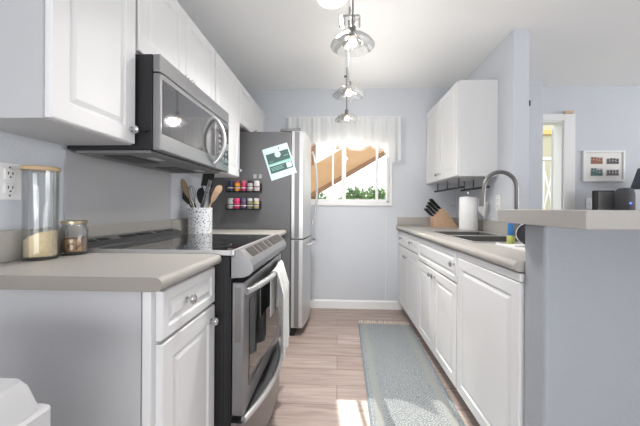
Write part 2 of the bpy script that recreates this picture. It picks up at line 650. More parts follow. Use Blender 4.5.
# ------------------------------------------------------------ left run: base cabinet and worktop
def base_cabinet(label, y0, y1, xface, sx, xback, fronts, group=None, z1=0.874, openface=False):
    """fronts: list of (kind, y0, y1, z0, z1, knob_y, knob_z)"""
    t = T('base_cabinet', label, 'cabinet', ((xface + xback) / 2, (y0 + y1) / 2, 0), group)
    b = MB()
    b.box(xback, xface - sx * 0.0195, y0, y1, 0.10, z1 - 0.0) if not openface else None
    if openface:
        # carcass open at the top for the sink
        xf = xface - sx * 0.0195
        b.box(xback, xf, y0, y0 + 0.018, 0.10, z1)
        b.box(xback, xf, y1 - 0.018, y1, 0.10, z1)
        b.box(xback, xf, y0 + 0.018, y1 - 0.018, 0.10, 0.118)
        b.box(xf - sx * 0.018, xf, y0 + 0.018, y1 - 0.018, 0.118, z1)
    P('body', b, M_cab, t)
    P('toe_kick', MB().box(xback, xface - sx * 0.085, y0 + 0.001, y1 - 0.001, 0, 0.0995), M_cab, t)
    for k, a, c, d, e, ky, kz in fronts:
        f = P('drawer' if k == 'drawer' else 'door', MB().panel(a, c, d, e, xface - sx * 0.019, sx, fr=0.03 if k == 'drawer' else 0.055), M_cab, t)
        if ky is not None:
            knob('knob', xface, ky, kz, sx, f)
    return t

XC = -0.485                    # left cabinet faces
t = base_cabinet('white base cabinet with one drawer over one door at left, below the glass jars', 0.80, 1.168, XC, 1, XL + 0.002,
                 [('drawer', 0.806, 1.160, 0.727, 0.866, 0.935, 0.806), ('door', 0.806, 1.160, 0.105, 0.717, 1.118, 0.665)])
P('side_panel', MB().box(XL + 0.002, XC - 0.046, 0.782, 0.7995, 0.0, 0.874), M_cab_shaded, t)
P('front_stile', MB().box(XC - 0.044, XC - 0.0195, 0.784, 0.7995, 0.10, 0.874, 0.002), M_cab, t)

def bullnose(xb, xf, z0=0.876, z1=0.914):
    s = 1 if xf > xb else -1
    r = (z1 - z0) / 2
    pts = [(xb, z0), (xf - s * r, z0)]
    for k in range(1, 8):
        a = -PI / 2 + PI * k / 8
        pts.append((xf - s * r + s * r * math.cos(a), z0 + r + r * math.sin(a)))
    pts += [(xf - s * r, z1), (xb, z1)]
    return pts
M_count_shaded = mat('counter_laminate_shaded', (142, 136, 130), 0.5, noise=0.04, scale=150)  # worktop colour darkened to paint the shade on its near end face
wt = T('worktop', 'grey-beige laminate worktop on the left base cabinet, holding two glass jars', 'worktop', (-0.8, 0.97, 0.875))
P('slab', MB().extY(bullnose(XL + 0.002, -0.462), 0.765, 1.168), M_count, wt, smooth=True)
P('shaded_end', MB().extY(bullnose(XL + 0.002, -0.462), 0.7625, 0.7648), M_count_shaded, wt)
P('backsplash', MB().box(XL + 0.002, XL + 0.02, 0.765, 1.168, 0.9145, 1.02, 0.003), M_count, wt)
# cabinet and worktop between range and fridge
t = base_cabinet('white base cabinet tucked between the range and the refrigerator', 1.936, 2.522, XC, 1, XL + 0.002,
                 [('drawer', 1.942, 2.516, 0.727, 0.866, 2.23, 0.79), ('door', 1.942, 2.516, 0.105, 0.717, 2.0, 0.665)])
wt = T('worktop', 'short grey-beige laminate worktop between range and refrigerator under the utensil crock', 'worktop', (-0.8, 2.23, 0.875))
P('slab', MB().extY(bullnose(XL + 0.002, -0.435), 1.936, 2.522), M_count, wt, smooth=True)
P('backsplash', MB().box(XL + 0.002, XL + 0.02, 1.936, 2.522, 0.9145, 1.02, 0.003), M_count, wt)
# grey splash panel behind the range
o = recenter(P('wall_splashback', MB().box(XL + 0.0005, XL + 0.010, 1.170, 1.935, 0.905, 1.332), M_backs))
tag(o, 'plain grey splash panel on the wall behind the range, below the microwave', 'splash panel')
o = recenter(P('splash_strip', MB().box(XL + 0.0105, XL + 0.02, 1.172, 1.933, 0.962, 1.02, 0.003), M_count))
tag(o, 'long narrow grey-beige backsplash strip behind the range vents', 'backsplash')

# ------------------------------------------------------------ left run: wall cabinets
XU = -0.814
def wall_cabinet(label, y0, y1, z0, z1, xface, sx, xback, doors, group=None, name='wall_cabinet'):
    t = T(name, label, 'cabinet', ((xface + xback) / 2, (y0 + y1) / 2, z0), group)
    P('body', MB().box(xback, xface - sx * 0.0195, y0, y1, z0, z1, 0.001, 1), M_cab_shaded if y0 < 1 else M_cab, t)
    for a, c, ky, kz in doors:
        f = P('door', MB().panel(a, c, z0 + 0.004, z1 - 0.006, xface - sx * 0.019, sx), M_cab, t)
        if ky is not None:
            knob('knob', xface, ky, kz, sx, f)
    return t
ZT = 2.148
t = wall_cabinet('nearest white wall cabinet on the left, above the glass jars', 0.80, 1.166, 1.35, ZT, XU, 1, XL + 0.001, [(0.808, 1.160, 1.135, 1.405)])
wall_cabinet('pair-door white wall cabinet directly above the microwave', 1.170, 1.930, 1.735, ZT, XU, 1, XL + 0.001, [(1.176, 1.548, 1.520, 1.775), (1.553, 1.924, 1.582, 1.775)])
wall_cabinet('white wall cabinet hanging between the microwave and the refrigerator', 1.934, 2.430, 1.35, ZT, XU, 1, XL + 0.001, [(1.940, 2.424, 2.40, 1.405)])
wall_cabinet('short white wall cabinet over the refrigerator in the far left corner', 2.434, YF - 0.002, 1.80, ZT, XU, 1, XL + 0.001, [(2.440, 2.855, 2.825, 1.835), (2.860, 3.276, 2.890, 1.835)])

# ------------------------------------------------------------ microwave
MY0, MY1, MZ0, MZ1, MX = 1.172, 1.930, 1.332, 1.722, -0.72
mw = T('microwave', 'stainless steel over-the-range microwave with dark glass door and arched handle', 'microwave', (-0.92, 1.55, MZ0))
P('body', MB().box(XL + 0.0105, MX - 0.034, MY0, MY1, MZ0 + 0.004, MZ1, 0.003), M_black, mw)
b = MB()
P('underside', MB().box(XL + 0.03, MX - 0.05, MY0 + 0.02, MY1 - 0.02, MZ0 - 0.008, MZ0 + 0.0035, 0.002), M_grey, mw)
for i, (a, c) in enumerate(((1.25, 1.46), (1.62, 1.84))):
    b = MB().box(-1.02, -0.90, a, c, MZ0 - 0.011, MZ0 - 0.0085)
    P('grease_filter', b, M_dark, mw)
for a in (1.30, 1.72):
    P('task_light', MB().box(-0.86, -0.82, a, a + 0.08, MZ0 - 0.012, MZ0 - 0.0085, 0.002), M_steel2, mw)
fx = MX - 0.033
P('vent_strip', MB().box(fx, MX - 0.002, MY0, MY1, 1.650, MZ1, 0.004), M_steel, mw)
dm = P('door', MB().box(fx, MX, MY0, 1.712, MZ0, 1.646, 0.005), M_steel, mw)
P('door_glass', MB().box(MX - 0.002, MX + 0.0025, MY0 + 0.014, 1.700, 1.400, 1.622, 0.001), M_mwglass, dm)
cp = P('control_panel', MB().box(fx, MX, 1.716, MY1, MZ0, 1.646, 0.005), M_steel, mw)
P('keypad', MB().box(MX - 0.002, MX + 0.0025, 1.730, MY1 - 0.014, 1.375, 1.620, 0.001), M_mwglass, cp)
b = MB()
for r in range(5):
    for c in range(3):
        b.box(MX + 0.002, MX + 0.0035, 1.755 + c * 0.05, 1.785 + c * 0.05, 1.40 + r * 0.032, 1.416 + r * 0.032)
P('buttons', b, M_grey, cp)
pts = []
for k in range(15):
    s_ = k / 14
    pts.append((MX + 0.002 + 0.062 * math.sin(PI * s_) ** 0.7, 1.690, 1.357 + 0.262 * s_))
P('handle', MB().tube(pts, 0.011, 12), M_steel2, dm, smooth=True)
P('latch_knob', MB().lathe([(0, 0), (0.01, 0), (0.013, 0.006), (0.01, 0.012), (0, 0.013)], (-0.775, MY0 - 0.012, 1.415), 'Y', 14), M_dark, mw, smooth=True)

# ------------------------------------------------------------ range
RY0, RY1 = 1.172, 1.932
rg = T('range', 'slide-in stainless steel electric range with black glass cooktop on the left', 'range', (-0.78, 1.55, 0))
P('body', MB().box(XL + 0.012, -0.432, RY0, RY1, 0.02, 0.905, 0.003), M_black, rg)
b = MB()
for k in range(4):
    b.box(-0.492 + k * 0.016, -0.486 + k * 0.016, RY0 - 0.002, RY0 + 0.002, 0.05, 0.90)
P('side_rib', b, M_dark, rg)
P('front_column', MB().box(-0.431, -0.425, RY0, RY1, 0.02, 0.82), M_dark, rg)
ct = P('cooktop', MB().box(-1.035, -0.428, RY0 + 0.002, RY1 - 0.002, 0.906, 0.926, 0.003), M_blackgl, rg)
for (x, y, r) in ((-0.60, 1.36, 0.10), (-0.60, 1.74, 0.08), (-0.87, 1.36, 0.07), (-0.87, 1.74, 0.10)):
    P('burner_ring', MB().lathe([(r, 0.9262), (r + 0.002, 0.9262), (r + 0.002, 0.9266), (r, 0.9266)], (x, y, 0), 'Z', 40, closed=True), M_grey, ct)
P('cooktop_rim', MB().box(-0.428, -0.412, RY0, RY1, 0.906, 0.930, 0.004).box(-1.03, -0.428, RY0 - 0.0005, RY0 + 0.008, 0.908, 0.929, 0.002), M_steel2, rg)
vt = P('rear_vent', MB().extY([(-1.100, 0.906), (-1.100, 0.952), (-1.085, 0.958), (-1.052, 0.950), (-1.024, 0.929), (-1.024, 0.906)], RY0, RY1), M_steel, rg)
for a, c in ((1.20, 1.26), (1.28, 1.34), (1.42, 1.52), (1.54, 1.66), (1.70, 1.77), (1.80, 1.87)):
    P('vent_slot', MB().extY([(-1.082, 0.954), (-1.082, 0.9595), (-1.054, 0.953), (-1.054, 0.947)], a, c), M_dark, vt)
prof = [(-0.424, 0.818), (-0.424, 0.905), (-0.412, 0.905), (-0.405, 0.930), (-0.392, 0.932), (-0.350, 0.893), (-0.337, 0.868), (-0.338, 0.848), (-0.350, 0.832), (-0.372, 0.822)]
pn = P('control_panel', MB().extY(prof, RY0 - 0.002, RY1 + 0.002), M_steel, rg)
# dark touch pads and displays lie on the sloping face
def slope_pt(s_, off):
    x0, z0, x1, z1 = -0.392, 0.932, -0.350, 0.893
    n_ = Vector((z0 - z1, 0, x1 - x0)).normalized()
    return (x0 + (x1 - x0) * s_ + n_.x * off, z0 + (z1 - z0) * s_ + n_.z * off)
for a, c in ((1.23, 1.33), (1.35, 1.40), (1.42, 1.50), (1.53, 1.60), (1.63, 1.73), (1.75, 1.79), (1.81, 1.85), (1.87, 1.90)):
    q = [slope_pt(0.10, -0.001), slope_pt(0.10, 0.0015), slope_pt(0.92, 0.0015), slope_pt(0.92, -0.001)]
    P('display', MB().extY(q, a, c), M_pad, pn)
od = P('oven_door', MB().box(-0.424, -0.374, RY0 + 0.004, RY1 - 0.004, 0.262, 0.800, 0.005), M_steel, rg)
P('oven_window', MB().box(-0.376, -0.3715, RY0 + 0.075, RY1 - 0.075, 0.345, 0.715, 0.002), M_blackgl, od)
P('vent_channel', MB().box(-0.412, -0.386, RY0 + 0.0025, RY0 + 0.0045, 0.56, 0.78), M_nickel, od)
def bow(z, y0, y1, x0, amp, n=17):
    return [(x0 + amp * (1 - (2 * k / (n - 1) - 1) ** 2), y0 + (y1 - y0) * k / (n - 1), z) for k in range(n)]
P('door_handle', MB().tube(bow(0.757, RY0 + 0.03, RY1 - 0.03, -0.372, 0.045), 0.014, 12), M_steel2, od, smooth=True)
# storage drawer with its bowed front
poly = []
for k in range(17):
    s_ = k / 16
    poly.append((-0.376 + 0.045 * (1 - (2 * s_ - 1) ** 2), RY0 + 0.004 + (RY1 - RY0 - 0.008) * s_))
poly += [(-0.424, RY1 - 0.004), (-0.424, RY0 + 0.004)]
dw = P('storage_drawer', MB().extZ(poly, 0.045, 0.235), M_steel, rg)
P('drawer_handle', MB().tube(bow(0.243, RY0 + 0.015, RY1 - 0.015, -0.376, 0.062), 0.013, 12), M_steel2, dw, smooth=True)
for a in (RY0 + 0.02, RY1 - 0.06):
    P('foot', MB().box(-1.05, -0.45, a, a + 0.04, 0, 0.0195), M_dark, rg)

# towel draped over the oven handle
def towel():
    b = MB()
    NY, y0, y1 = 21, 1.52, 1.82
    def hx(y):
        s_ = (y - RY0 - 0.03) / (RY1 - RY0 - 0.06)
        return -0.372 + 0.045 * (1 - (2 * s_ - 1) ** 2)
    path = []
    for k in range(10): path.append((-0.0165, 0.757 - 0.22 + 0.22 * k / 10, 0.0))
    for k in range(7):
        a = PI - PI * k / 6
        path.append((0.0175 * math.cos(a), 0.757 + 0.0175 * math.sin(a), 0))
    for k in range(1, 17): path.append((0.019, 0.757 - 0.44 * k / 16, k / 16))
    g = []
    for dx, z, f in path:
        row = []
        for j in range(NY):
            v = j / (NY - 1)
            y = y0 + (y1 - y0) * v
            w = (0.016 + 0.016 * math.sin(v * 14 + 1)) * min(1, f * 4) + 0.004 * f
            row.append(b.bm.verts.new((hx(y) + dx + max(w, -0.001) , y + 0.012 * f * math.sin(z * 9) , z + (0.006 * math.sin(v * 4) if f == 1 else 0))))
        g.append(row)
    for A, B in zip(g, g[1:]):
        for j in range(NY - 1):
            b.bm.faces.new((A[j], A[j + 1], B[j + 1], B[j]))
    bmesh.ops.recalc_face_normals(b.bm, faces=b.bm.faces[:])
    bmesh.ops.solidify(b.bm, geom=b.bm.faces[:], thickness=-0.003)
    o = P('dish_towel', b, M_cloth, smooth=True)
    recenter(o)
    tag(o, 'white dish towel draped over the oven door handle', 'towel')
    return o
towel()

# ------------------------------------------------------------ refrigerator
fr = T('refrigerator', 'stainless steel bottom-freezer refrigerator with dark grey side in far left corner', 'refrigerator', (-0.75, 2.89, 0))
FY0, FY1 = 2.53, 3.19
P('cabinet_shell', MB().box(XL + 0.02, -0.405, FY0, FY1, 0.03, 1.755, 0.006), M_fridge, fr)
P('base_grille', MB().box(-0.90, -0.37, FY0 + 0.015, FY1 - 0.015, 0.0, 0.0295).box(-0.404, -0.372, FY0 + 0.02, FY1 - 0.02, 0.0295, 0.07), M_dark, fr)
def fdoor(z0, z1, name):
    n = 14
    poly = [(-0.398, FY0 + 0.002), (-0.30, FY0 + 0.002)]
    for k in range(n + 1):
        s_ = k / n
        poly.append((-0.298 + 0.030 * (1 - (2 * s_ - 1) ** 2), FY0 + 0.006 + (FY1 - FY0 - 0.012) * s_))
    poly += [(-0.30, FY1 - 0.002), (-0.398, FY1 - 0.002)]
    o_ = P(name, MB().extZ(poly, z0, z1), M_steel2, fr, smooth=True)
    P('door_edge', MB().box(-0.372, -0.332, FY0 - 0.0005, FY0 + 0.0035, z0 + 0.004, z1 - 0.004), M_grey, o_)
    return o_
d1 = fdoor(0.840, 1.760, 'refrigerator_door')
d2 = fdoor(0.075, 0.828, 'freezer_door')
pts = []
for k in range(19):
    s_ = k / 18
    pts.append((-0.272 + 0.052 * math.sin(PI * s_) ** 0.6, 3.10, 0.93 + 0.76 * s_))
P('door_handle', MB().tube(pts, 0.012, 12), M_steel2, d1, smooth=True)
pts = []
for k in range(17):
    s_ = k / 16
    pts.append((-0.272 + 0.055 * math.sin(PI * s_) ** 0.6, FY0 + 0.06 + (FY1 - FY0 - 0.12) * s_, 0.775))
P('freezer_handle', MB().tube(pts, 0.012, 12), M_steel2, d2, smooth=True)
P('hinge_cover', MB().box(-0.50, -0.330, FY0 + 0.01, FY0 + 0.09, 1.7605, 1.785, 0.006).box(-0.345, -0.325, FY0 + 0.01, FY0 + 0.05, 1.7605, 1.79, 0.005), M_grey, fr)

# flyer magnet on the fridge side
def flyer():
    yq = FY0 - 0.0012
    Q = [Vector((-0.655, 0, 1.598)), Vector((-0.439, 0, 1.662)), Vector((-0.352, 0, 1.405)), Vector((-0.570, 0, 1.332))]
    c = sum(Q, Vector()) / 4
    f = T('flyer', 'tilted pale blue and dark green printed card stuck on the refrigerator side', 'card', (c.x, yq, c.z))
    def at(u, v):
        top = Q[0].lerp(Q[1], u)
        bot = Q[3].lerp(Q[2], u)
        return top.lerp(bot, v)
    def quad(u0, u1, v0, v1, y, m, name, parent, th=0.0008):
        b = MB()
        p = [at(u0, v0), at(u1, v0), at(u1, v1), at(u0, v1)]
        b.prism([(q.x, q.z) for q in p], lambda x, z: (x, y, z), lambda x, z: (x, y - th, z))
        return P(name, b, m, parent)
    mint = mat('flyer_pale_blue', (205, 226, 230), 0.5)
    grn = mat('flyer_dark_green', (72, 96, 92), 0.5)
    teal = mat('flyer_mint', (150, 205, 192), 0.5)
    sh = quad(0, 1, 0, 1, yq, mint, 'sheet', f)
    quad(0.07, 0.95, 0.19, 0.50, yq - 0.0009, grn, 'upper_panel', f, 0.0004)
    quad(0.05, 0.97, 0.50, 0.56, yq - 0.0009, teal, 'mint_band', f, 0.0004)
    quad(0.07, 0.95, 0.58, 0.80, yq - 0.0009, grn, 'lower_panel', f, 0.0004)
    quad(0.72, 0.92, 0.60, 0.76, yq - 0.0014, mint, 'pale_square', f, 0.0003)
    cc = at(0.52, 0.27)
    P('round_emblem', MB().lathe([(0, 0), (0.026, 0), (0.026, 0.0004), (0, 0.0004)], (cc.x, yq - 0.0014, cc.z), '-Y', 24), mint, f)
    # rows of small print too fine to read
    for v0, u0, u1 in ((0.63, 0.12, 0.62), (0.67, 0.12, 0.55), (0.71, 0.12, 0.6), (0.43, 0.14, 0.28), (0.36, 0.72, 0.9), (0.90, 0.55, 0.75)):
        quad(u0, u1, v0, v0 + 0.012, yq - 0.0014, teal, 'print_line', f, 0.0003)
    quad(0.60, 0.65, 0.07, 0.12, yq - 0.0014, grn, 'dark_dot', f, 0.0003)
flyer()

# two clear hooks
for x in (-0.715, -0.668):
    b = MB().box(x - 0.014, x + 0.014, FY0 - 0.005, FY0 - 0.001, 1.352, 1.390, 0.0015)
    b.tube([(x, FY0 - 0.004, 1.362), (x, FY0 - 0.016, 1.358), (x, FY0 - 0.02, 1.368)], 0.003, 8)
    o = recenter(P('adhesive_hook', b, thin_glass('hook_plastic', (0.85, 0.85, 0.85), 0.25, 0.35) if 'hk' not in MATS else MATS['hk'], smooth=False))
    MATS['hk'] = o.data.materials[0]
    tag(o, 'left one of two clear adhesive hooks on the refrigerator side' if x < -0.7 else 'right one of two clear adhesive hooks on the refrigerator side', 'hook', 'clear hooks above the spice racks')

# spice racks
M_cap = mat('spice_cap_black', (30, 30, 32), 0.4)
def rack(x0, x1, z0, label):
    y1, y0 = FY0 - 0.002, FY0 - 0.062
    t_ = T('spice_rack', label, 'rack', ((x0 + x1) / 2, (y0 + y1) / 2, z0), 'spice racks on the refrigerator')
    P('base_tray', MB().box(x0, x1, y0, y1, z0, z0 + 0.012, 0.002), M_dark, t_)
    P('back_plate', MB().box(x0, x1, y1 - 0.002, y1, z0 + 0.0122, z0 + 0.075), M_dark, t_)
    for zz in (0.045,):
        P('rail', MB().tube([(x0, y1, z0 + zz), (x0, y0, z0 + zz), (x1, y0, z0 + zz), (x1, y1, z0 + zz)], 0.003, 8), M_dark, t_)
    for x in (x0, x1):
        P('upright', MB().tube([(x, y0, z0 + 0.01), (x, y0, z0 + 0.045)], 0.003, 8), M_dark, t_)
        P('upright', MB().tube([(x, y1 - 0.004, z0 + 0.012), (x, y1 - 0.004, z0 + 0.085)], 0.003, 8), M_dark, t_)
rack(-0.945, -0.655, 1.232, 'upper black wire spice rack on the refrigerator side')
rack(-0.945, -0.660, 1.082, 'lower black wire spice rack on the refrigerator side')
def spice(x, z, col, cap, label, grp):
    y = FY0 - 0.034
    t_ = T('spice_jar', label, 'jar', (x, y, z), grp)
    P('jar_body', MB().lathe([(0, 0), (0.023, 0), (0.0245, 0.004), (0.0245, 0.058), (0.020, 0.066), (0, 0.066)], (x, y, z), 'Z', 20), mat('spice_%d_%d_%d' % col, col, 0.35, noise=0.15, scale=90), t_, smooth=True)
    P('label_band', MB().lathe([(0.0250, 0.020), (0.0253, 0.020), (0.0253, 0.036), (0.0250, 0.036)], (x, y, z), 'Z', 20, closed=True), mat('spice_label', (215, 205, 205), 0.6), t_, smooth=True)
    P('lid', MB().lathe([(0, 0.0665), (0.0225, 0.0665), (0.0225, 0.084), (0.020, 0.086), (0, 0.086)], (x, y, z), 'Z', 20), mat('cap_%d_%d_%d' % cap, cap, 0.4), t_, smooth=True)
g = 'spice jars on the refrigerator racks'
up = [((60, 66, 92), (60, 62, 80), 'navy'), ((214, 140, 44), (150, 62, 80), 'orange'), ((172, 52, 92), (190, 90, 120), 'magenta red'), ((150, 150, 150), (40, 40, 42), 'grey with black lid'), ((196, 184, 186), (200, 200, 200), 'pale pinkish')]
lo = [((170, 166, 162), (170, 176, 176), 'light grey'), ((196, 44, 96), (214, 70, 116), 'bright magenta'), ((96, 66, 96), (90, 90, 130), 'dark purple'), ((120, 122, 98), (200, 204, 204), 'olive green'), ((170, 160, 120), (200, 190, 190), 'tan yellow')]
for i in range(5):
    spice(-0.912 + 0.0555 * i, 1.2445, up[i][0], up[i][1], '%s spice jar on the upper refrigerator rack' % up[i][2], g)
    spice(-0.914 + 0.0555 * i, 1.0945, lo[i][0], lo[i][1], '%s spice jar on the lower refrigerator rack' % lo[i][2], g)

# ------------------------------------------------------------ glass jars on the left worktop
ZC = 0.9145
def glass_jar(name, label, x, y, r, h, lidh, lidm, cont, conth, neck=None, tilt=0.0, contname='rice'):
    t_ = T(name, label, 'jar', (x, y, ZC))
    w = 0.003
    if neck:
        out = [(0, 0), (r * 0.94, 0), (r, 0.006), (r, h * 0.78), (neck, h * 0.90), (neck, h)]
        inn = [(neck - w, h), (neck - w, h * 0.90), (r - w, h * 0.77), (r - w, 0.010), (0, 0.007)]
    else:
        out = [(0, 0), (r * 0.95, 0), (r, 0.005), (r, h)]
        inn = [(r - w, h), (r - w, 0.009), (0, 0.006)]
    P('glass_body', MB().lathe(out + inn, (x, y, ZC), 'Z', 40), M_glass, t_, smooth=True)
    lr = (neck or r) + 0.003
    P('lid', MB().lathe([(0, h + 0.0005), (lr, h + 0.0005), (lr + 0.001, h + 0.004), (lr + 0.001, h + lidh - 0.003), (lr - 0.002, h + lidh), (0, h + lidh)], (x, y, ZC), 'Z', 40), lidm, t_, smooth=True)
    # contents with a slanted, uneven top
    b = MB()
    n = 36
    rr = r - w - 0.0015
    rings = []
    for fr_, hh in ((0.9, 0.0112), (1, 0.014), (1, 1), (0.66, 1), (0.33, 1), (0, 1)):
        ring = []
        for k in range(n if fr_ > 0 else 1):
            a = 2 * PI * k / n
            px_, py_ = rr * fr_ * math.cos(a), rr * fr_ * math.sin(a)
            z_ = hh if hh < 0.5 else conth + tilt * px_ / rr + random.uniform(-0.003, 0.003)
            ring.append(b.bm.verts.new((x + px_, y + py_, ZC + z_)))
        rings.append(ring)
    b.bm.faces.new(rings[0][::-1])
    for A, B in zip(rings, rings[1:]):
        for k in range(n):
            if len(B) == 1: b.bm.faces.new((A[k], A[(k + 1) % n], B[0]))
            else: b.bm.faces.new((A[k], A[(k + 1) % n], B[(k + 1) % n], B[k]))
    o_ = P(contname, b, cont, t_, smooth=True)
    o_['kind'] = 'stuff'
    return t_
glass_jar('storage_jar', 'tall clear glass jar with bamboo lid, part filled with rice', -1.052, 1.010, 0.049, 0.312, 0.014, M_lid, M_rice, 0.082, tilt=0.022, contname='rice')
glass_jar('storage_jar', 'small glass jar of mixed nuts with pale metal lid beside the range', -1.034, 1.124, 0.044, 0.118, 0.014, M_brass, M_nuts, 0.062, neck=0.038, contname='nuts')

# outlet at left
def outlet(name, label, x, y, z, sx, h=0.125, w=0.075):
    t_ = T(name, label, 'outlet', (x, y, z - h / 2))
    P('cover_plate', MB().box(x, x + sx * 0.006, y - w / 2, y + w / 2, z - h / 2, z + h / 2, 0.002), M_white, t_)
    for dz in (-0.024, 0.024):
        rc = P('receptacle', MB().box(x + sx * 0.0055, x + sx * 0.009, y - 0.018, y + 0.018, z + dz - 0.018, z + dz + 0.018, 0.003), M_white, t_)
        b = MB()
        for dy in (-0.007, 0.007):
            b.box(x + sx * 0.009, x + sx * 0.0095, y + dy - 0.0015, y + dy + 0.0015, z + dz - 0.001, z + dz + 0.009)
        b.lathe([(0, 0), (0.003, 0), (0.003, 0.0006), (0, 0.0006)], (x + sx * 0.009, y, z + dz - 0.009), 'X' if sx > 0 else '-X', 10)
        P('slot', b, M_dark, rc)
    b = MB()
    for dz in (-0.048, 0.048):
        b.lathe([(0, 0), (0.0035, 0), (0.0035, 0.001), (0, 0.001)], (x + sx * 0.006, y, z + dz), 'X' if sx > 0 else '-X', 10)
    P('screw', b, M_grey, t_)
outlet('wall_outlet', 'white double outlet on the left wall behind the tall rice jar', XL, 0.965, 1.185, 1)
outlet('wall_outlet', 'white double outlet on the right wall beside the faucet', XR, 2.42, 1.15, -1)

# ------------------------------------------------------------ utensil crock
cx, cy, cr, chh = -0.990, 2.10, 0.082, 0.185
ck = T('utensil_crock', 'white black-speckled cylindrical utensil crock beside the range', 'crock', (cx, cy, ZC))
P('crock_body', MB().lathe([(0, 0), (cr - 0.004, 0), (cr, 0.004), (cr, chh - 0.003), (cr - 0.003, chh), (cr - 0.007, chh), (cr - 0.008, 0.012), (0, 0.011)], (cx, cy, ZC), 'Z', 40), M_terr, ck, smooth=True)
def utensil(name, label, cat, bx, by, tx, ty, L, head, m, hm=None):
    """stands in the crock: foot at (bx,by), leaning to (tx,ty) at its top"""
    base = Vector((cx + bx, cy + by, ZC + 0.020))
    top = Vector((cx + tx, cy + ty, ZC + L))
    t_ = T(name, label, cat, base)
    d = (top - base).normalized()
    neck = base.lerp(top, 0.62)
    P('handle', MB().tube([base, base.lerp(top, 0.5), neck], 0.006, 10, rs=[0.007, 0.006, 0.005]), hm or m, t_, smooth=True)
    side = Vector((1, 0, 0)) - d * d.x
    side.normalize()
    nrm = d.cross(side)
    hl = (top - neck).length
    b = MB()
    def pt(u, v, w): return neck + side * u + d * v + nrm * w
    if head == 'spoon' or head == 'paddle' or head == 'ladle':
        W_ = {'spoon': 0.026, 'paddle': 0.028, 'ladle': 0.034}[head]
        pts_ = []
        n = 20
        for k in range(n):
            a = 2 * PI * k / n
            if head == 'paddle':
                u = W_ * max(-1, min(1, 1.3 * math.sin(a))) * (0.75 + 0.25 * -math.cos(a))
                v = hl * (0.5 - 0.5 * math.cos(a))
            else:
                u = W_ * math.sin(a) * (0.62 + 0.38 * (0.5 - 0.5 * math.cos(a)))
                v = hl * (0.5 - 0.5 * math.cos(a))
            pts_.append((u, v))
        b.prism(pts_, lambda u, v: pt(u, v, -0.003 - 0.008 * (1 - (2 * v / hl - 1) ** 2)), lambda u, v: pt(u, v, 0.002 - 0.008 * (1 - (2 * v / hl - 1) ** 2)))
    elif head == 'turner':
        W_ = 0.040
        outer = [(-0.008, 0), (0.008, 0), (W_, hl * 0.3), (W_, hl), (-W_, hl), (-W_, hl * 0.3)]
        b.tube([pt(u, v, 0) for u, v in outer], 0.0045, 8, closed=True)
        b.prism([(-W_, hl * 0.3), (W_, hl * 0.3), (W_, hl), (-W_, hl)], lambda u, v: pt(u, v, -0.001), lambda u, v: pt(u, v, 0.001))
    elif head == 'tongs':
        for s_ in (-1, 1):
            b.tube([pt(0.004 * s_, -hl, 0), pt(0.010 * s_, hl * 0.5, 0), pt(0.006 * s_, hl, 0)], 0.004, 8, rs=[0.004, 0.006, 0.008])
    elif head == 'whisk':
        for q in range(4):
            a0 = PI * q / 4
            lp = []
            for k in range(13):
                s_ = k / 12
                rr = 0.024 * math.sin(PI * s_)
                v_ = hl * math.sin(PI * s_ / 1) ** 0.6 if s_ not in (0, 1) else 0
                sg = 1 if s_ < 0.5 else -1
                lp.append(pt(sg * 0.024 * math.sin(PI * min(s_, 1 - s_) * 2) * math.cos(a0), hl * (1 - abs(2 * s_ - 1) ** 1.6), sg * 0.024 * math.sin(PI * min(s_, 1 - s_) * 2) * math.sin(a0)))
            b.tube(lp, 0.0015, 6)
    P('head', b, m, t_)
M_olive = mat('aged_wood', (140, 120, 96), 0.6, noise=0.15, scale=30)
utensil('wooden_spoon', 'greyish wooden spoon at the left of the speckled crock', 'spoon', 0.02, -0.01, -0.125, -0.02, 0.39, 'spoon', M_olive)
utensil('cooking_spoon', 'black cooking spoon leaning furthest left in the speckled crock', 'spoon', 0.03, 0.01, -0.150, 0.01, 0.32, 'spoon', M_dark)
utensil('whisk', 'metal whisk standing between the spoons in the speckled crock', 'whisk', 0.015, -0.02, -0.055, -0.035, 0.34, 'whisk', M_nickel, M_dark)
utensil('ladle', 'black ladle standing near the middle of the speckled crock', 'ladle', 0.0, 0.02, -0.010, 0.03, 0.33, 'ladle', M_dark)
utensil('turner', 'tallest black-rimmed slotted turner in the speckled crock', 'turner', -0.02, 0.03, 0.045, 0.045, 0.46, 'turner', M_dark)
utensil('tongs', 'steel and black kitchen tongs leaning right in the speckled crock', 'tongs', -0.03, -0.01, 0.085, -0.03, 0.38, 'tongs', M_grey, M_dark)
utensil('wooden_paddle', 'light wooden spatula at the far right of the speckled crock', 'spatula', -0.03, 0.0, 0.150, 0.0, 0.345, 'paddle', M_wood)

# ------------------------------------------------------------ right run: base cabinets
YP = 1.096
xb = XR - 0.002
base_cabinet('white base cabinet with two drawers and two doors in the far right corner', 2.470, YF - 0.003, FC, -1, xb,
             [('drawer', 2.474, 2.874, 0.727, 0.866, 2.674, 0.797), ('drawer', 2.880, 3.276, 0.727, 0.866, 3.088, 0.797),
              ('door', 2.474, 2.874, 0.105, 0.717, 2.842, 0.640), ('door', 2.880, 3.276, 0.105, 0.717, 2.914, 0.640)])
base_cabinet('white sink base cabinet with one long false drawer and two doors on the right', 1.672, 2.466, FC, -1, xb,
             [('drawer', 1.676, 2.462, 0.690, 0.866, 1.705, 0.79),
              ('door', 1.676, 2.066, 0.105, 0.680, 2.035, 0.640), ('door', 2.072, 2.462, 0.105, 0.680, 2.103, 0.640)], openface=True)
dwt = T('dishwasher', 'white panel-front dishwasher beside the half wall', 'dishwasher', (0.95, 1.38, 0))
P('body', MB().box(xb, FC + 0.021, YP + 0.004, 1.668, 0.10, 0.872), M_cab, dwt)
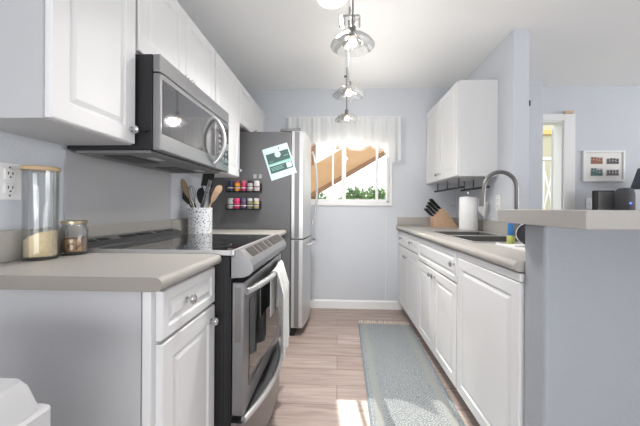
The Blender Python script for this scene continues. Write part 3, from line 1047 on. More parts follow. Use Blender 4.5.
P('toe_kick', MB().box(xb, FC + 0.085, YP + 0.006, 1.666, 0, 0.0995), M_cab, dwt)
P('control_strip', MB().box(FC, FC + 0.0205, YP + 0.006, 1.664, 0.838, 0.868, 0.003), M_white, dwt)
P('front_panel', MB().panel(YP + 0.006, 1.664, 0.105, 0.834, FC + 0.019, -1), M_cab, dwt)

# worktop with a cut-out for the double sink
SX0, SX1, SY0, SY1 = 0.755, 1.165, 1.690, 2.490
wt = T('worktop', 'long grey-beige laminate worktop with the double sink on the right', 'worktop', (0.95, 2.19, 0.875))
b = MB()
b.extY(bullnose(SX0, 0.634), YP, YF - 0.002)
b.box(SX0, SX1, YP, SY0, 0.876, 0.914)
b.box(SX0, SX1, SY1, YF - 0.002, 0.876, 0.914)
b.box(SX1, XR - 0.001, YP, YF - 0.002, 0.876, 0.914)
P('slab', b, M_count, wt)
P('backsplash', MB().box(0.648, XR - 0.021, YF - 0.020, YF - 0.0015, 0.9145, 1.008, 0.003).box(XR - 0.020, XR - 0.0015, YP + 0.01, YF - 0.0015, 0.9145, 1.008, 0.003), M_count, wt)

sk = T('double_sink', 'double-bowl stainless steel sink set into the right worktop', 'sink', (0.96, 2.09, 0.72))
b = MB()
rz0, rz1 = 0.9143, 0.919
b.box(SX0 - 0.012, SX1 + 0.012, SY0 - 0.012, SY0 + 0.014, rz0, rz1, 0.001, 1)
b.box(SX0 - 0.012, SX1 + 0.012, SY1 - 0.014, SY1 + 0.012, rz0, rz1, 0.001, 1)
b.box(SX0 - 0.012, SX0 + 0.014, SY0, SY1, rz0, rz1, 0.001, 1)
b.box(SX1 - 0.014, SX1 + 0.012, SY0, SY1, rz0, rz1, 0.001, 1)
b.box(SX0, SX1, 2.080, 2.112, rz0 - 0.002, rz1, 0.001, 1)
P('rim', b, M_steel2, sk)
def bowl(y0, y1):
    b = MB()
    x0, x1, z0, z1, w, r = SX0 + 0.012, SX1 - 0.012, 0.735, 0.9142, 0.002, 0.03
    b.box(x0, x1, y0, y1, z0, z0 + w)
    b.box(x0, x0 + w, y0, y1, z0 + w, z1)
    b.box(x1 - w, x1, y0, y1, z0 + w, z1)
    b.box(x0 + w, x1 - w, y0, y0 + w, z0 + w, z1)
    b.box(x0 + w, x1 - w, y1 - w, y1, z0 + w, z1)
    o_ = P('bowl', b, mat('sink_steel', (128, 126, 124), 0.4, 0.6, noise=0.03), sk)
    cx_, cy_ = (x0 + x1) / 2, (y0 + y1) / 2
    P('drain', MB().lathe([(0, 0), (0.04, 0), (0.045, 0.003), (0.03, 0.002), (0, 0.001)], (cx_, cy_, z0 + w), 'Z', 24), M_chrome, o_, smooth=True)
bowl(SY0 + 0.012, 2.082)
bowl(2.110, SY1 - 0.012)

# faucet
FXB, FYB = 1.205, 2.06
fa = T('kitchen_faucet', 'tall brushed steel gooseneck faucet arching over the sink', 'faucet', (FXB, FYB, 0.9145))
P('deck_plate', MB().lathe([(0, 0), (0.028, 0), (0.028, 0.006), (0.022, 0.012), (0.022, 0.09), (0.018, 0.10), (0, 0.10)], (FXB, FYB, 0.9145), 'Z', 28), M_nickel, fa, smooth=True)
R_, zc = 0.108, 1.245
pts = [(FXB, FYB, 1.01), (FXB, FYB, 1.10), (FXB, FYB, 1.18)]
for k in range(15):
    a = PI * k / 14
    pts.append((FXB - R_ + R_ * math.cos(a), FYB, zc + R_ * math.sin(a)))
e = pts[-1]
pts.append((e[0] - 0.006, FYB, 1.205))
P('gooseneck', MB().tube(pts, 0.0135, 16), M_nickel, fa, smooth=True)
P('spray_head', MB().tube([(e[0] - 0.006, FYB, 1.2045), (e[0] - 0.010, FYB, 1.17), (e[0] - 0.015, FYB, 1.12)], 0.019, 16, rs=[0.0155, 0.018, 0.020]), M_nickel, fa, smooth=True)
P('lever', MB().tube([(FXB, FYB + 0.02, 0.985), (FXB, FYB + 0.05, 0.99), (FXB - 0.01, FYB + 0.10, 1.03)], 0.006, 10), M_nickel, fa, smooth=True)

# knife block
kb = T('knife_block', 'light wooden knife block in the far corner of the right worktop', 'knife block', (1.06, 3.13, ZC))
poly = [(0.975, ZC), (1.225, ZC), (1.215, ZC + 0.02), (1.075, ZC + 0.195), (0.975, ZC + 0.095)]
P('block', MB().extY(poly, 3.085, 3.185), M_wood, kb)
P('rubber_base', MB().box(0.978, 1.222, 3.090, 3.180, ZC - 0.0004, ZC + 0.001), M_dark, kb)
g = 'black-handled knives in the wooden block'
dirv = Vector((-0.70, 0, 0.72)).normalized()
nn = Vector((1.055 - 0.965, 0, 0.09)).normalized()
kk = 0
rown = ['lowest', 'second', 'third', 'topmost']
for r_ in range(4):
    for c_ in range(2):
        s_ = 0.12 + 0.25 * r_
        p0 = Vector((0.975, 0, ZC + 0.095)).lerp(Vector((1.075, 0, ZC + 0.195)), s_)
        yk = 3.108 + 0.05 * c_
        p0.y = yk
        L = 0.10 + 0.012 * r_
        t_ = T('knife', '%s %s black-handled knife in the wooden block' % (rown[r_], 'near-side' if c_ == 0 else 'wall-side'), 'knife', p0, g)
        a_ = p0 + dirv * 0.012
        P('bolster', MB().tube([p0 + dirv * 0.0005, a_], 0.007, 10), M_chrome, t_, smooth=True)
        P('grip', MB().tube([a_ + dirv * 0.0002, a_ + dirv * L * 0.5, a_ + dirv * L], 0.010, 10, rs=[0.008, 0.0105, 0.0115]), M_dark, t_, smooth=True)

# paper towel roll on a stand
px_, py_ = 1.135, 2.64
pt_ = T('paper_towel_holder', 'steel paper towel stand behind the sink', 'holder', (px_, py_, ZC))
P('base', MB().lathe([(0, 0), (0.085, 0), (0.085, 0.006), (0.080, 0.010), (0, 0.010)], (px_, py_, ZC), 'Z', 36), M_steel2, pt_, smooth=True)
P('rod', MB().lathe([(0, 0.0105), (0.006, 0.0105), (0.006, 0.315), (0.010, 0.320), (0.010, 0.332), (0, 0.336)], (px_, py_, ZC), 'Z', 14), M_chrome, pt_, smooth=True)
P('side_arm', MB().tube([(px_ + 0.081, py_, ZC + 0.0105), (px_ + 0.081, py_, ZC + 0.18)], 0.004, 10), M_chrome, pt_, smooth=True)
rl = T('paper_towel_roll', 'white paper towel roll with a loose sheet, standing behind the sink', 'paper towel', (px_, py_, ZC + 0.011))
P('roll', MB().lathe([(0.018, 0.0), (0.072, 0.0), (0.074, 0.003), (0.074, 0.277), (0.072, 0.28), (0.018, 0.28)], (px_, py_, ZC + 0.011), 'Z', 44, closed=True), M_paper, rl, smooth=True)
b = MB()
gr = []
for i in range(15):
    u = i / 14
    row = []
    for j in range(9):
        v = j / 8
        x = px_ + 0.055 + 0.085 * u
        y = py_ - 0.056 - 0.035 * math.sin(u * 2.2) + 0.012 * math.sin(u * 7 + v * 3)
        ztop = ZC + 0.283 - 0.055 * u
        zbot = ZC + 0.283 - 0.11 - 0.07 * min(1, u * 2.2)
        row.append(b.bm.verts.new((x, y, ztop * (1 - v) + zbot * v)))
    gr.append(row)
for A, B in zip(gr, gr[1:]):
    for j in range(8):
        b.bm.faces.new((A[j], A[j + 1], B[j + 1], B[j]))
bmesh.ops.solidify(b.bm, geom=b.bm.faces[:], thickness=0.001)
P('loose_sheet', b, M_paper, rl, smooth=True)

# dish soap bottle and dish rack by the half wall
sx_, sy_ = 0.935, 1.650
ds = T('dish_soap_bottle', 'small yellow-green bottle with blue top beside the sink', 'bottle', (sx_, sy_, ZC))
P('bottle_body', MB().lathe([(0, 0), (0.017, 0), (0.019, 0.004), (0.018, 0.035), (0.014, 0.045), (0, 0.045)], (sx_, sy_, ZC), 'Z', 20), mat('soap_green', (180, 186, 104), 0.3, noise=0.05), ds, smooth=True)
P('blue_top', MB().lathe([(0, 0.0455), (0.015, 0.0455), (0.0165, 0.06), (0.016, 0.105), (0.010, 0.115), (0, 0.116)], (sx_, sy_, ZC), 'Z', 20), mat('soap_blue', (50, 110, 165), 0.35, noise=0.05), ds, smooth=True)
bw = T('bowl', 'white bowl tilted on its side, drying by the half wall', 'bowl', (0.930, 1.49, ZC + 0.012))
def tilt_bowl(b):
    bmesh.ops.scale(b.bm, verts=b.bm.verts[:], vec=(0.75, 0.75, 0.75))
    bmesh.ops.rotate(b.bm, verts=b.bm.verts[:], cent=(0, 0, 0), matrix=Matrix.Rotation(math.radians(72), 3, 'X'))
    bmesh.ops.rotate(b.bm, verts=b.bm.verts[:], cent=(0, 0, 0), matrix=Matrix.Rotation(math.radians(-25), 3, 'Z'))
    return b
b = MB().lathe([(0, 0.0), (0.03, 0.0), (0.032, 0.004), (0.06, 0.03), (0.078, 0.065), (0.075, 0.065), (0.057, 0.033), (0.03, 0.008), (0, 0.006)], (0, 0, 0), 'Z', 36)
tilt_bowl(b)
zmin = min(v.co.z for v in b.bm.verts)
bmesh.ops.translate(b.bm, verts=b.bm.verts[:], vec=(0, 0, -zmin))
P('bowl_shell', b, mat('white_ceramic', (232, 232, 232), 0.25, noise=0.01), bw, world=False, smooth=True)
b = tilt_bowl(MB().lathe([(0, 0.0065), (0.0295, 0.0085), (0.0565, 0.0335), (0.073, 0.0625), (0.072, 0.0625), (0.0555, 0.0345), (0.029, 0.0095), (0, 0.0075)], (0, 0, 0), 'Z', 36))
bmesh.ops.translate(b.bm, verts=b.bm.verts[:], vec=(0, 0, -zmin))
P('grey_inner_glaze', b, mat('grey_glaze', (92, 94, 98), 0.3, noise=0.03), bw, world=False, smooth=True)
dm_ = T('drying_tray', 'low white drying tray on the worktop by the half wall', 'tray', (0.97, 1.39, ZC))
b = MB()
b.box(0.83, 1.11, 1.24, 1.60, ZC, ZC + 0.004)
b.box(0.83, 0.835, 1.24, 1.60, ZC + 0.004, ZC + 0.011, 0.001, 1)
b.box(1.105, 1.11, 1.24, 1.60, ZC + 0.004, ZC + 0.011, 0.001, 1)
P('tray_body', b, M_white, dm_)
P('ridges', MB().box(0.85, 1.09, 1.30, 1.31, ZC + 0.0042, ZC + 0.0115).box(0.85, 1.09, 1.40, 1.41, ZC + 0.0042, ZC + 0.0115).box(0.85, 1.09, 1.47, 1.48, ZC + 0.0042, ZC + 0.0115), M_white, dm_)

# right wall cabinet and its hanging rails
XRU = 0.956
t = wall_cabinet('white pair-door wall cabinet on the right above the knife block', 2.438, YF - 0.002, 1.366, 2.14, XRU, -1, XR - 0.001,
                 [(2.444, 2.858, 2.825, 1.425), (2.863, 3.276, 2.895, 1.425)])
def rail(x, y0, y1, z, label, m):
    t_ = T('hanging_rail', label, 'rail', (x, (y0 + y1) / 2, z), 'black rails under the right wall cabinet')
    P('bar', MB().box(x - 0.012, x + 0.012, y0, y1, z, z + 0.016, 0.003), m, t_)
    for k in range(3):
        y = y0 + (y1 - y0) * (0.12 + 0.38 * k)
        P('bracket', MB().tube([(x, y, z + 0.0165), (x, y, 1.3655)], 0.005, 8), M_dark, t_)
rail(1.03, 2.50, 3.20, 1.275, 'black hanging rail under the right wall cabinet nearer the knife block', M_dark)
rail(1.215, 2.46, 2.98, 1.275, 'black hanging rail under the right wall cabinet nearer the wall', M_dark)

# ------------------------------------------------------------ bar top
bt = P('bar_top', MB().box(0.59, 3.7, 0.731, 1.125, 1.053, 1.100, 0.002, 1), M_count)
recenter(bt)
tag(bt, 'raised grey-beige bar top over the half wall at right', 'bar top')

# ------------------------------------------------------------ dining side
sbx0, sbx1, sby0, sby1 = 2.48, 4.2, 2.86, 3.26
sb = T('sideboard', 'tall dark sideboard against the dining wall behind the bar', 'sideboard', (3.3, 3.06, 0))
P('carcass', MB().box(sbx0, sbx1, sby0, sby1, 0.08, 1.02, 0.003), M_olive, sb)
P('top', MB().box(sbx0 - 0.015, sbx1 + 0.015, sby0 - 0.015, sby1 + 0.005, 1.0205, 1.05, 0.003), M_olive, sb)
for k in range(4):
    f = P('door', MB().box(sbx0 + 0.01 + k * 0.427, sbx0 + 0.43 + k * 0.427, sby0 - 0.018, sby0 - 0.001, 0.10, 1.0, 0.003), M_olive, sb)
for x in (sbx0 + 0.04, sbx1 - 0.04):
    for y in (sby0 + 0.04, sby1 - 0.04):
        P('leg', MB().box(x - 0.02, x + 0.02, y - 0.02, y + 0.02, 0, 0.0795), M_olive, sb)
ZS = 1.0505
mo = T('monitor', 'small dark framed panel standing behind the bar, left of the speaker', 'monitor', (2.66, 3.10, ZS))
P('screen_frame', MB().box(2.565, 2.765, 3.09, 3.12, ZS + 0.005, ZS + 0.245, 0.004), M_black, mo)
P('screen', MB().box(2.60, 2.757, 3.087, 3.0895, ZS + 0.02, ZS + 0.235), M_grey, mo)
P('stand', MB().box(2.60, 2.73, 3.06, 3.16, ZS, ZS + 0.0045), M_dark, mo)
sp = T('smart_speaker', 'dark grey cylindrical speaker with a small blue light behind the bar', 'speaker', (2.80, 3.00, ZS))
P('speaker_body', MB().lathe([(0, 0), (0.062, 0), (0.072, 0.012), (0.072, 0.20), (0.064, 0.245), (0.045, 0.262), (0, 0.266)], (2.775, 3.00, ZS), 'Z', 36), mat('speaker_fabric', (88, 88, 92), 0.7, noise=0.1, scale=120), sp, smooth=True)
P('indicator_light', MB().lathe([(0, 0), (0.010, 0), (0.010, 0.002), (0, 0.002)], (2.76, 2.9275, ZS + 0.115), '-Y', 14), mat('blue_light', (50, 90, 230), 0.4, emit=(50, 90, 255), es=2.0), sp)
lx, ly = 3.07, 3.02
tl = T('table_lamp', 'table lamp with dark slate cone shade behind the bar at right edge', 'lamp', (lx, ly, ZS))
P('lamp_base', MB().lathe([(0, 0), (0.055, 0), (0.055, 0.012), (0.03, 0.03), (0.028, 0.22), (0.012, 0.25), (0, 0.25)], (lx, ly, ZS), 'Z', 28), mat('cream_ceramic', (226, 224, 206), 0.4, noise=0.03), tl, smooth=True)
P('lamp_shade', MB().lathe([(0.168, 0.262), (0.115, 0.462), (0.112, 0.462), (0.165, 0.262)], (lx, ly, ZS), 'Z', 40, closed=True), mat('slate_shade', (84, 88, 98), 0.8, noise=0.04), tl, smooth=True)
P('shade_fitting', MB().lathe([(0, 0.2505), (0.012, 0.2505), (0.012, 0.30), (0, 0.30)], (lx, ly, ZS), 'Z', 12).tube([(lx - 0.13, ly, ZS + 0.35), (lx + 0.13, ly, ZS + 0.35)], 0.003, 6), M_chrome, tl)
P('bulb', MB().lathe([(0, 0.3005), (0.015, 0.302), (0.028, 0.335), (0.018, 0.345), (0, 0.345)], (lx, ly, ZS), 'Z', 16), M_frost, tl, smooth=True)
pts = [(2.93 + 0.01 * k, 3.02 - 0.006 * k, ZS + 0.004 + 0.055 * math.sin(PI * k / 8)) for k in range(9)]
o = recenter(P('power_cord', MB().tube(pts, 0.003, 6), M_dark, smooth=True))
tag(o, 'short black cord looping between the speaker and the table lamp', 'cord')

# framed picture with four small photographs
yw = YF - 0.001
pf = T('picture_frame', 'white framed picture with four small photographs on the dining wall', 'picture', (2.817, YF - 0.012, 1.398))
x0, x1, z0, z1 = 2.596, 3.020, 1.400, 1.727
b = MB()
b.box(x0, x0 + 0.02, yw - 0.022, yw, z0, z1, 0.002)
b.box(x1 - 0.02, x1, yw - 0.022, yw, z0, z1, 0.002)
b.box(x0 + 0.02, x1 - 0.02, yw - 0.022, yw, z0, z0 + 0.02, 0.002)
b.box(x0 + 0.02, x1 - 0.02, yw - 0.022, yw, z1 - 0.02, z1, 0.002)
P('frame', b, M_white, pf)
P('mat_board', MB().box(x0 + 0.0205, x1 - 0.0205, yw - 0.010, yw, z0 + 0.0205, z1 - 0.0205), mat('mat_board', (234, 232, 228), 0.8, noise=0.01), pf)
PH = [((150, 100, 80), 'warm'), ((80, 80, 84), 'grey'), ((86, 112, 112), 'teal'), ((110, 104, 108), 'grey')]
def photo(xa, xb_, za, zb, c, i):
    m = mat('photo_back_%d' % i, (205, 200, 196), 0.6, noise=0.08, scale=30)
    f = P('photo', MB().box(xa, xb_, yw - 0.0125, yw - 0.0105, za, zb), m, pf)
    m2 = mat('photo_ink_%d' % i, c, 0.6, noise=0.4, scale=60)
    w = (xb_ - xa)
    b = MB()
    rnd = random.Random(i)
    # a row of small standing figures: heads and shoulders
    for k in range(4):
        fx_ = xa + w * (0.14 + 0.24 * k)
        hz = za + (zb - za) * rnd.uniform(0.62, 0.80)
        b.lathe([(0, 0), (0.015, 0), (0.015, 0.0006), (0, 0.0006)], (fx_, yw - 0.0126, hz), '-Y', 12)
        b.prism([(fx_ - 0.015, za + 0.003), (fx_ + 0.015, za + 0.003), (fx_ + 0.0155, hz - 0.020), (fx_, hz - 0.008), (fx_ - 0.0155, hz - 0.020)], lambda x, z: (x, yw - 0.0126, z), lambda x, z: (x, yw - 0.0132, z))
    P('image', b, m2, f)
photo(2.675, 2.800, 1.585, 1.665, PH[0][0], 0)
photo(2.835, 2.965, 1.585, 1.650, PH[1][0], 1)
photo(2.675, 2.800, 1.460, 1.545, PH[2][0], 2)
photo(2.835, 2.965, 1.462, 1.530, PH[3][0], 3)
sw = T('light_switch', 'white light switch on the dining wall just above the bar', 'switch', (2.671, YF - 0.004, 1.08))
P('cover_plate', MB().box(2.636, 2.706, YF - 0.007, YF - 0.001, 1.11, 1.225, 0.002), M_white, sw)
P('toggle', MB().box(2.666, 2.676, YF - 0.016, YF - 0.0072, 1.155, 1.175, 0.001), M_white, sw)

# ------------------------------------------------------------ curtain valance
def valance():
    x0, x1 = -0.56, 0.672
    zt = 2.085
    t_ = T('curtain_valance', 'sheer white scalloped curtain valance with lace edge over the far window', 'curtain', (0.05, YF - 0.06, 1.76))
    def hem(x):
        s_ = x - x0
        per = 0.30
        u = (s_ / per) % 1
        z_ = 1.795 - 0.045 * math.sin(PI * u) + 0.012 * math.sin(s_ * 5)
        if x > 0.48:
            z_ -= 0.16 * min(1, (x - 0.48) / 0.10)
        return z_
    b = MB()
    NX, NZ = 150, 14
    g_ = []
    for i in range(NX + 1):
        x = x0 + (x1 - x0) * i / NX
        col = []
        for j in range(NZ + 1):
            v = j / NZ
            z_ = zt + (hem(x) - zt) * v
            y = YF - 0.055 + (0.006 + 0.010 * v) * math.sin(x * 52 + 1.2 * math.sin(x * 9)) + 0.004 * math.sin(x * 120)
            col.append(b.bm.verts.new((x, y, z_)))
        g_.append(col)
    for A, B in zip(g_, g_[1:]):
        for j in range(NZ):
            b.bm.faces.new((A[j], A[j + 1], B[j + 1], B[j]))
    P('sheer_fabric', b, M_curt, t_, smooth=True)
    b = MB()
    n = 130
    for i in range(n):
        x = x0 + (x1 - x0) * (i + 0.5) / n
        y = YF - 0.055 + 0.016 * math.sin(x * 52 + 1.2 * math.sin(x * 9)) + 0.004 * math.sin(x * 120)
        for dz, dx in ((0.004, 0), (0.016, 0.004)):
            z_ = hem(x) - dz
            b.lathe([(0.0034, -0.0005), (0.0052, -0.0005), (0.0052, 0.0005), (0.0034, 0.0005)], (x + dx, y, z_), 'Y', 8, closed=True)
    P('lace_edge', b, M_white, t_)
    P('curtain_rod', MB().tube([(x0 - 0.01, YF - 0.055, zt + 0.004), (x1 + 0.01, YF - 0.055, zt + 0.004)], 0.006, 8).tube([(x1 + 0.01, YF - 0.055, zt + 0.004), (x1 + 0.01, YF - 0.001, zt + 0.004)], 0.006, 8).tube([(x0 - 0.01, YF - 0.055, zt + 0.004), (x0 - 0.01, YF - 0.001, zt + 0.004)], 0.006, 8), M_white, t_, smooth=True)
valance()
pts = [(0.525 + 0.003 * math.sin(k * 0.9), YF - 0.004, 1.02 - 0.93 * k / 12) for k in range(13)]
o = recenter(P('wall_cable', MB().tube(pts, 0.0018, 6), M_white, smooth=True))
tag(o, 'thin white cable running down the far wall beside the worktop', 'cable')

# ------------------------------------------------------------ pendants on a ceiling rail
rl_ = T('ceiling_rail', 'narrow white lighting rail fixed along the kitchen ceiling', 'lighting rail', (0.068, 1.9, CE - 0.04))
P('rail_bar', MB().box(0.056, 0.080, 0.75, 3.02, CE - 0.032, CE - 0.001, 0.003), M_white, rl_)
for y in (1.2, 2.2, 2.9):
    P('end_clip', MB().box(0.054, 0.082, y - 0.02, y + 0.02, CE - 0.036, CE - 0.0325, 0.001), M_dark, rl_)
def pendant(label, loc):
    t_ = T('pendant_lamp', label, 'pendant lamp', loc, 'glass dish pendant lamps')
    # origin is the lowest rim level of the shade
    P('rod', MB().tube([(0, 0, 0.10), (0, 0, CE - 0.0325 - loc[2])], 0.0055, 10), M_nickel, t_, world=False, smooth=True)
    P('socket', MB().lathe([(0, 0.045), (0.017, 0.045), (0.017, 0.092), (0.010, 0.0995), (0, 0.0995)], (0, 0, 0), 'Z', 20), M_nickel, t_, world=False, smooth=True)
    P('glass_shade', MB().lathe([(0.018, 0.056), (0.045, 0.052), (0.075, 0.038), (0.098, 0.018), (0.110, 0.0), (0.107, 0.0), (0.095, 0.016), (0.073, 0.035), (0.044, 0.049), (0.018, 0.053)], (0, 0, 0), 'Z', 48, closed=True), M_shade, t_, world=False, smooth=True)
    P('reflector', MB().lathe([(0.020, 0.044), (0.040, 0.030), (0.050, 0.008), (0.048, 0.008), (0.038, 0.028), (0.020, 0.041)], (0, 0, 0), 'Z', 32, closed=True), M_shade, t_, world=False, smooth=True)
    P('bulb', MB().lathe([(0, -0.004), (0.014, 0.0), (0.022, 0.014), (0.018, 0.030), (0.010, 0.0445), (0, 0.0445)], (0, 0, 0), 'Z', 20), M_bulb, t_, world=False, smooth=True)
    return t_
pendant('nearest glass dish pendant lamp hanging over the kitchen aisle', (0.068, 1.49, 1.912))
pendant('middle glass dish pendant lamp hanging over the aisle', (0.068, 2.04, 1.873))
pendant('furthest glass dish pendant lamp, hanging near the window valance', (0.075, 2.72, 1.905))
for i, (y, z) in enumerate(((1.49, 1.90), (2.04, 1.86), (2.72, 1.89))):
    ld = bpy.data.lights.new('pendant_light', 'POINT')
    ld.energy = (1.6, 5.4, 6.0)[i]
    ld.color = (1.0, 0.95, 0.88)
    ld.shadow_soft_size = 0.03
    lo_ = bpy.data.objects.new('pendant_light', ld)
    C.objects.link(lo_)
    lo_.location = (0.112, y, z + 0.015)
# little two-glass spot head on the rail
sh = T('spot_fixture', 'small twin-glass spot fixture on a crossbar under the ceiling rail', 'spot lamp', (0.068, 1.90, 2.30))
P('stem', MB().tube([(0.068, 1.90, 2.335), (0.068, 1.90, CE - 0.0365)], 0.006, 8), M_nickel, sh, smooth=True)
P('crossbar', MB().tube([(0.010, 1.90, 2.33), (0.126, 1.90, 2.33)], 0.006, 10), M_nickel, sh, smooth=True)
for x in (0.020, 0.116):
    P('glass_cylinder', MB().lathe([(0.019, -0.07), (0.021, -0.07), (0.021, -0.006), (0.019, -0.006)], (x, 1.90, 2.33), 'Z', 20, closed=True), M_shade, sh, smooth=True)
cd = T('ceiling_dome_light', 'white frosted dome light on the ceiling at the top of the frame', 'ceiling light', (-0.09, 1.72, CE - 0.1))
P('dome', MB().lathe([(0, -0.085), (0.05, -0.082), (0.085, -0.062), (0.10, -0.03), (0.10, -0.012), (0, -0.012)], (-0.045, 1.79, CE - 0.001), 'Z', 36), M_frost, cd, smooth=True)
ld = bpy.data.lights.new('dome_light', 'AREA')
ld.shape = 'DISK'
ld.size = 0.2
ld.spread = math.radians(125)
ld.energy = 12.5
ld.color = (1.0, 0.98, 0.95)
lo_ = bpy.data.objects.new('dome_light', ld)
C.objects.link(lo_)
lo_.location = (-0.045, 1.79, CE - 0.095)
P('mount', MB().lathe([(0, -0.0115), (0.06, -0.0115), (0.06, 0), (0, 0)], (-0.045, 1.79, CE - 0.001), 'Z', 28), M_white, cd, smooth=True)

# ------------------------------------------------------------ rug
rug = T('runner_rug', 'grey-blue patterned runner rug on the kitchen floor', 'rug', (0.418, 1.85, 0.0))
rug.rotation_euler = (0, 0, -0.022)
b = MB()
L0, L1, HW = -0.95, 0.985, 0.240
b.box(-HW, HW, L0, L1, 0.001, 0.009, 0.002, 1)
P('pile', b, M_rug, rug, world=False)
b = MB()
for i in range(26):
    x = -HW + 0.008 + i * (2 * HW - 0.016) / 25
    dx = random.uniform(-0.008, 0.008)
    b.tube([(x, L1 - 0.004, 0.006), (x + dx * 0.5, L1 + 0.036, 0.010), (x + dx, L1 + 0.072, 0.006)], 0.0035, 6, rs=[0.004, 0.006, 0.0055])
P('fringe', b, mat('fringe_cream', (218, 206, 196), 0.95, noise=0.05), rug, world=False)

# ------------------------------------------------------------ bin at lower left
bn = T('trash_bin', 'light grey plastic bin with a domed lid at the lower left', 'bin', (-0.70, 0.33, 0))
def rrect(x0, x1, y0, y1, r, n=6):
    pts_ = []
    for (cx_, cy_, a0) in ((x1 - r, y1 - r, 0), (x0 + r, y1 - r, PI / 2), (x0 + r, y0 + r, PI), (x1 - r, y0 + r, 1.5 * PI)):
        for k in range(n + 1):
            a = a0 + PI / 2 * k / n
            pts_.append((cx_ + r * math.cos(a), cy_ + r * math.sin(a)))
    return pts_
def loft(levels):
    b = MB()
    rings = [[b.bm.verts.new((x, y, z)) for x, y in rrect(*rc)] for rc, z in levels]
    for A, B in zip(rings, rings[1:]):
        n = len(A)
        for k in range(n):
            b.bm.faces.new((A[k], A[(k + 1) % n], B[(k + 1) % n], B[k]))
    b.bm.faces.new(rings[0][::-1])
    b.bm.faces.new(rings[-1])
    return b
P('bin_body', loft([((-0.84, -0.56, 0.20, 0.45, 0.05), 0.0), ((-0.86, -0.535, 0.18, 0.475, 0.04), 0.70)]), M_bin, bn, smooth=True)
P('lid', loft([((-0.885, -0.504, 0.15, 0.512, 0.016), 0.7005), ((-0.885, -0.504, 0.15, 0.512, 0.016), 0.745), ((-0.880, -0.509, 0.155, 0.507, 0.016), 0.750), ((-0.872, -0.514, 0.163, 0.502, 0.018), 0.750), ((-0.862, -0.526, 0.175, 0.496, 0.02), 0.790), ((-0.856, -0.534, 0.18, 0.490, 0.02), 0.803), ((-0.80, -0.60, 0.24, 0.43, 0.04), 0.812)]), M_bin, bn, smooth=True)

# ------------------------------------------------------------ outside
S('ground', MB().box(-12, 14, YF + 0.2, 22, -0.4, -0.3), mat('outside_ground', (120, 130, 96), 0.9, noise=0.2))
# rising timber stair seen from below
st = T('exterior_staircase', 'tan timber exterior staircase rising to the right outside the window', 'staircase', (0, 5.2, -0.3))
ys0, ys1 = 5.0, 6.0
def zb(x): return 1.408 + (x + 0.371) * 0.576
poly = [(-2.9, zb(-2.9)), (2.2, zb(2.2)), (2.2, zb(2.2) + 0.45), (-2.9, zb(-2.9) + 0.45)]
P('stringer', MB().extY(poly, ys0, ys0 + 0.06), M_stairw, st)
P('lower_batten', MB().extY([(-2.9, zb(-2.9) - 0.11), (2.2, zb(2.2) - 0.06), (2.2, zb(2.2) - 0.0005), (-2.9, zb(-2.9) - 0.0005)], ys0 - 0.02, ys0 + 0.08), M_stairb, st)
for k in range(15):
    x = -2.8 + k * 0.33
    P('tread', MB().box(x, x + 0.36, ys0 + 0.0605, ys1, zb(x) + 0.20, zb(x) + 0.24), M_stairw, st)
P('shading_handrail', MB().extY([(-0.32, zb(-0.32) + 0.77), (0.16, zb(0.16) + 0.77), (0.16, zb(0.16) + 0.83), (-0.32, zb(-0.32) + 0.83)], ys0, ys0 + 0.06), M_stairw, st)  # unseen short rail and balusters, shaped to break up sun on the rug
P('sun_blocking_post', MB().box(-0.62, -0.385, ys0 + 0.061, ys0 + 0.16, -0.3, 2.9), M_stairb, st)  # unseen post added to cut off the sun patch on its left
for k in range(2):
    x = -0.04 + k * 0.11
    P('baluster', MB().box(x, x + 0.055, ys0 + 0.01, ys0 + 0.05, zb(x) + 0.50, zb(x) + 0.78), M_stairw, st)
P('post', MB().box(2.1, 2.2, ys0 + 0.07, ys0 + 0.17, -0.3, zb(2.1)), M_stairb, st)

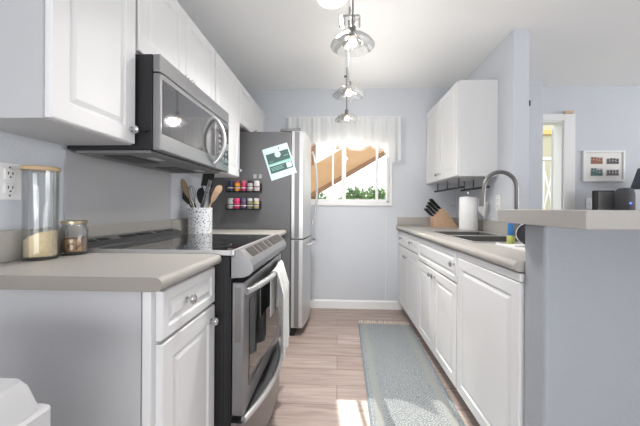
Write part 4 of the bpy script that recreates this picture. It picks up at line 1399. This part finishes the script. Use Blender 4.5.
def shrub(cx_, cy_, rz, rx, h, label, n=900, m=M_leafd):
    t_ = T('shrub', label, 'shrub', (cx_, cy_, -0.3), 'green shrubs outside the window')
    b = MB()
    rnd = random.Random(int(cx_ * 100))
    for i in range(n):
        a = rnd.uniform(0, 2 * PI)
        e_ = rnd.uniform(-0.2, 1)
        rr = rnd.uniform(0.75, 1.0) * (1 + 0.12 * math.sin(a * 5 + e_ * 9))
        ce = math.sqrt(max(0, 1 - e_ * e_))
        p = Vector((cx_ + rx * rr * ce * math.cos(a), cy_ + rx * 0.8 * rr * ce * math.sin(a), h - rz + rz * rr * e_))
        s_ = rnd.uniform(0.05, 0.10)
        d = Vector((rnd.uniform(-1, 1), rnd.uniform(-1, 1), rnd.uniform(-0.4, 1))).normalized()
        u = d.orthogonal().normalized()
        b.faces([p - u * s_ * 0.4, p + d * s_, p + u * s_ * 0.4, p - d * s_], [(0, 1, 2, 3)])
    P('foliage', b, m, t_)
    P('stem', MB().tube([(cx_, cy_, -0.3), (cx_, cy_, h - rz * 0.6)], 0.05, 8), M_bark, t_)
shrub(0.42, 7.4, 0.75, 0.46, 1.60, 'dark green shrub outside, right of the window mullion')
shrub(1.12, 8.9, 0.75, 0.50, 1.74, 'rounded dark green shrub outside, in the middle of the right pane')
shrub(1.62, 7.7, 0.75, 0.32, 1.70, 'light green leafy shrub outside at the right window edge', m=M_leafl)
shrub(-0.52, 6.7, 0.7, 0.42, 1.42, 'dark green shrub outside under the timber staircase')
# view through the open dining door
wl_ = T('porch_screen', 'white criss-cross porch railing beyond the open dining door', 'railing', (3.6, 5.0, 0))
b = MB()
for x in (3.2, 3.34, 3.48, 3.62, 3.76, 3.90):
    b.box(x, x + 0.03, 5.0, 5.03, 0, 1.9)
P('baluster', b, M_white, wl_)
b = MB()
for k in range(5):
    b.tube([(3.2 + 0.14 * k, 4.98, 1.1), (3.34 + 0.14 * k, 4.98, 1.72)], 0.013, 6)
    b.tube([(3.34 + 0.14 * k, 4.965, 1.1), (3.2 + 0.14 * k, 4.965, 1.72)], 0.013, 6)
P('lattice', b, M_white, wl_)
P('top_rail', MB().box(3.1, 4.1, 4.95, 5.04, 1.905, 1.95), M_white, wl_)
bd = T('neighbour_house', 'pale yellow timber-framed house wall beyond the open dining door', 'house', (3.6, 6.4, -0.3))
P('house_wall', MB().box(2.4, 5.2, 6.4, 6.6, -0.3, 3.4), mat('house_yellow', (186, 182, 160), 0.8, noise=0.06), bd)
P('window_frame', MB().box(4.15, 4.22, 6.34, 6.395, 1.0, 2.75).box(4.50, 4.57, 6.34, 6.395, 1.0, 2.75).box(4.22, 4.50, 6.34, 6.395, 2.66, 2.75), mat('tan_frame', (206, 176, 112), 0.7, noise=0.06), bd)
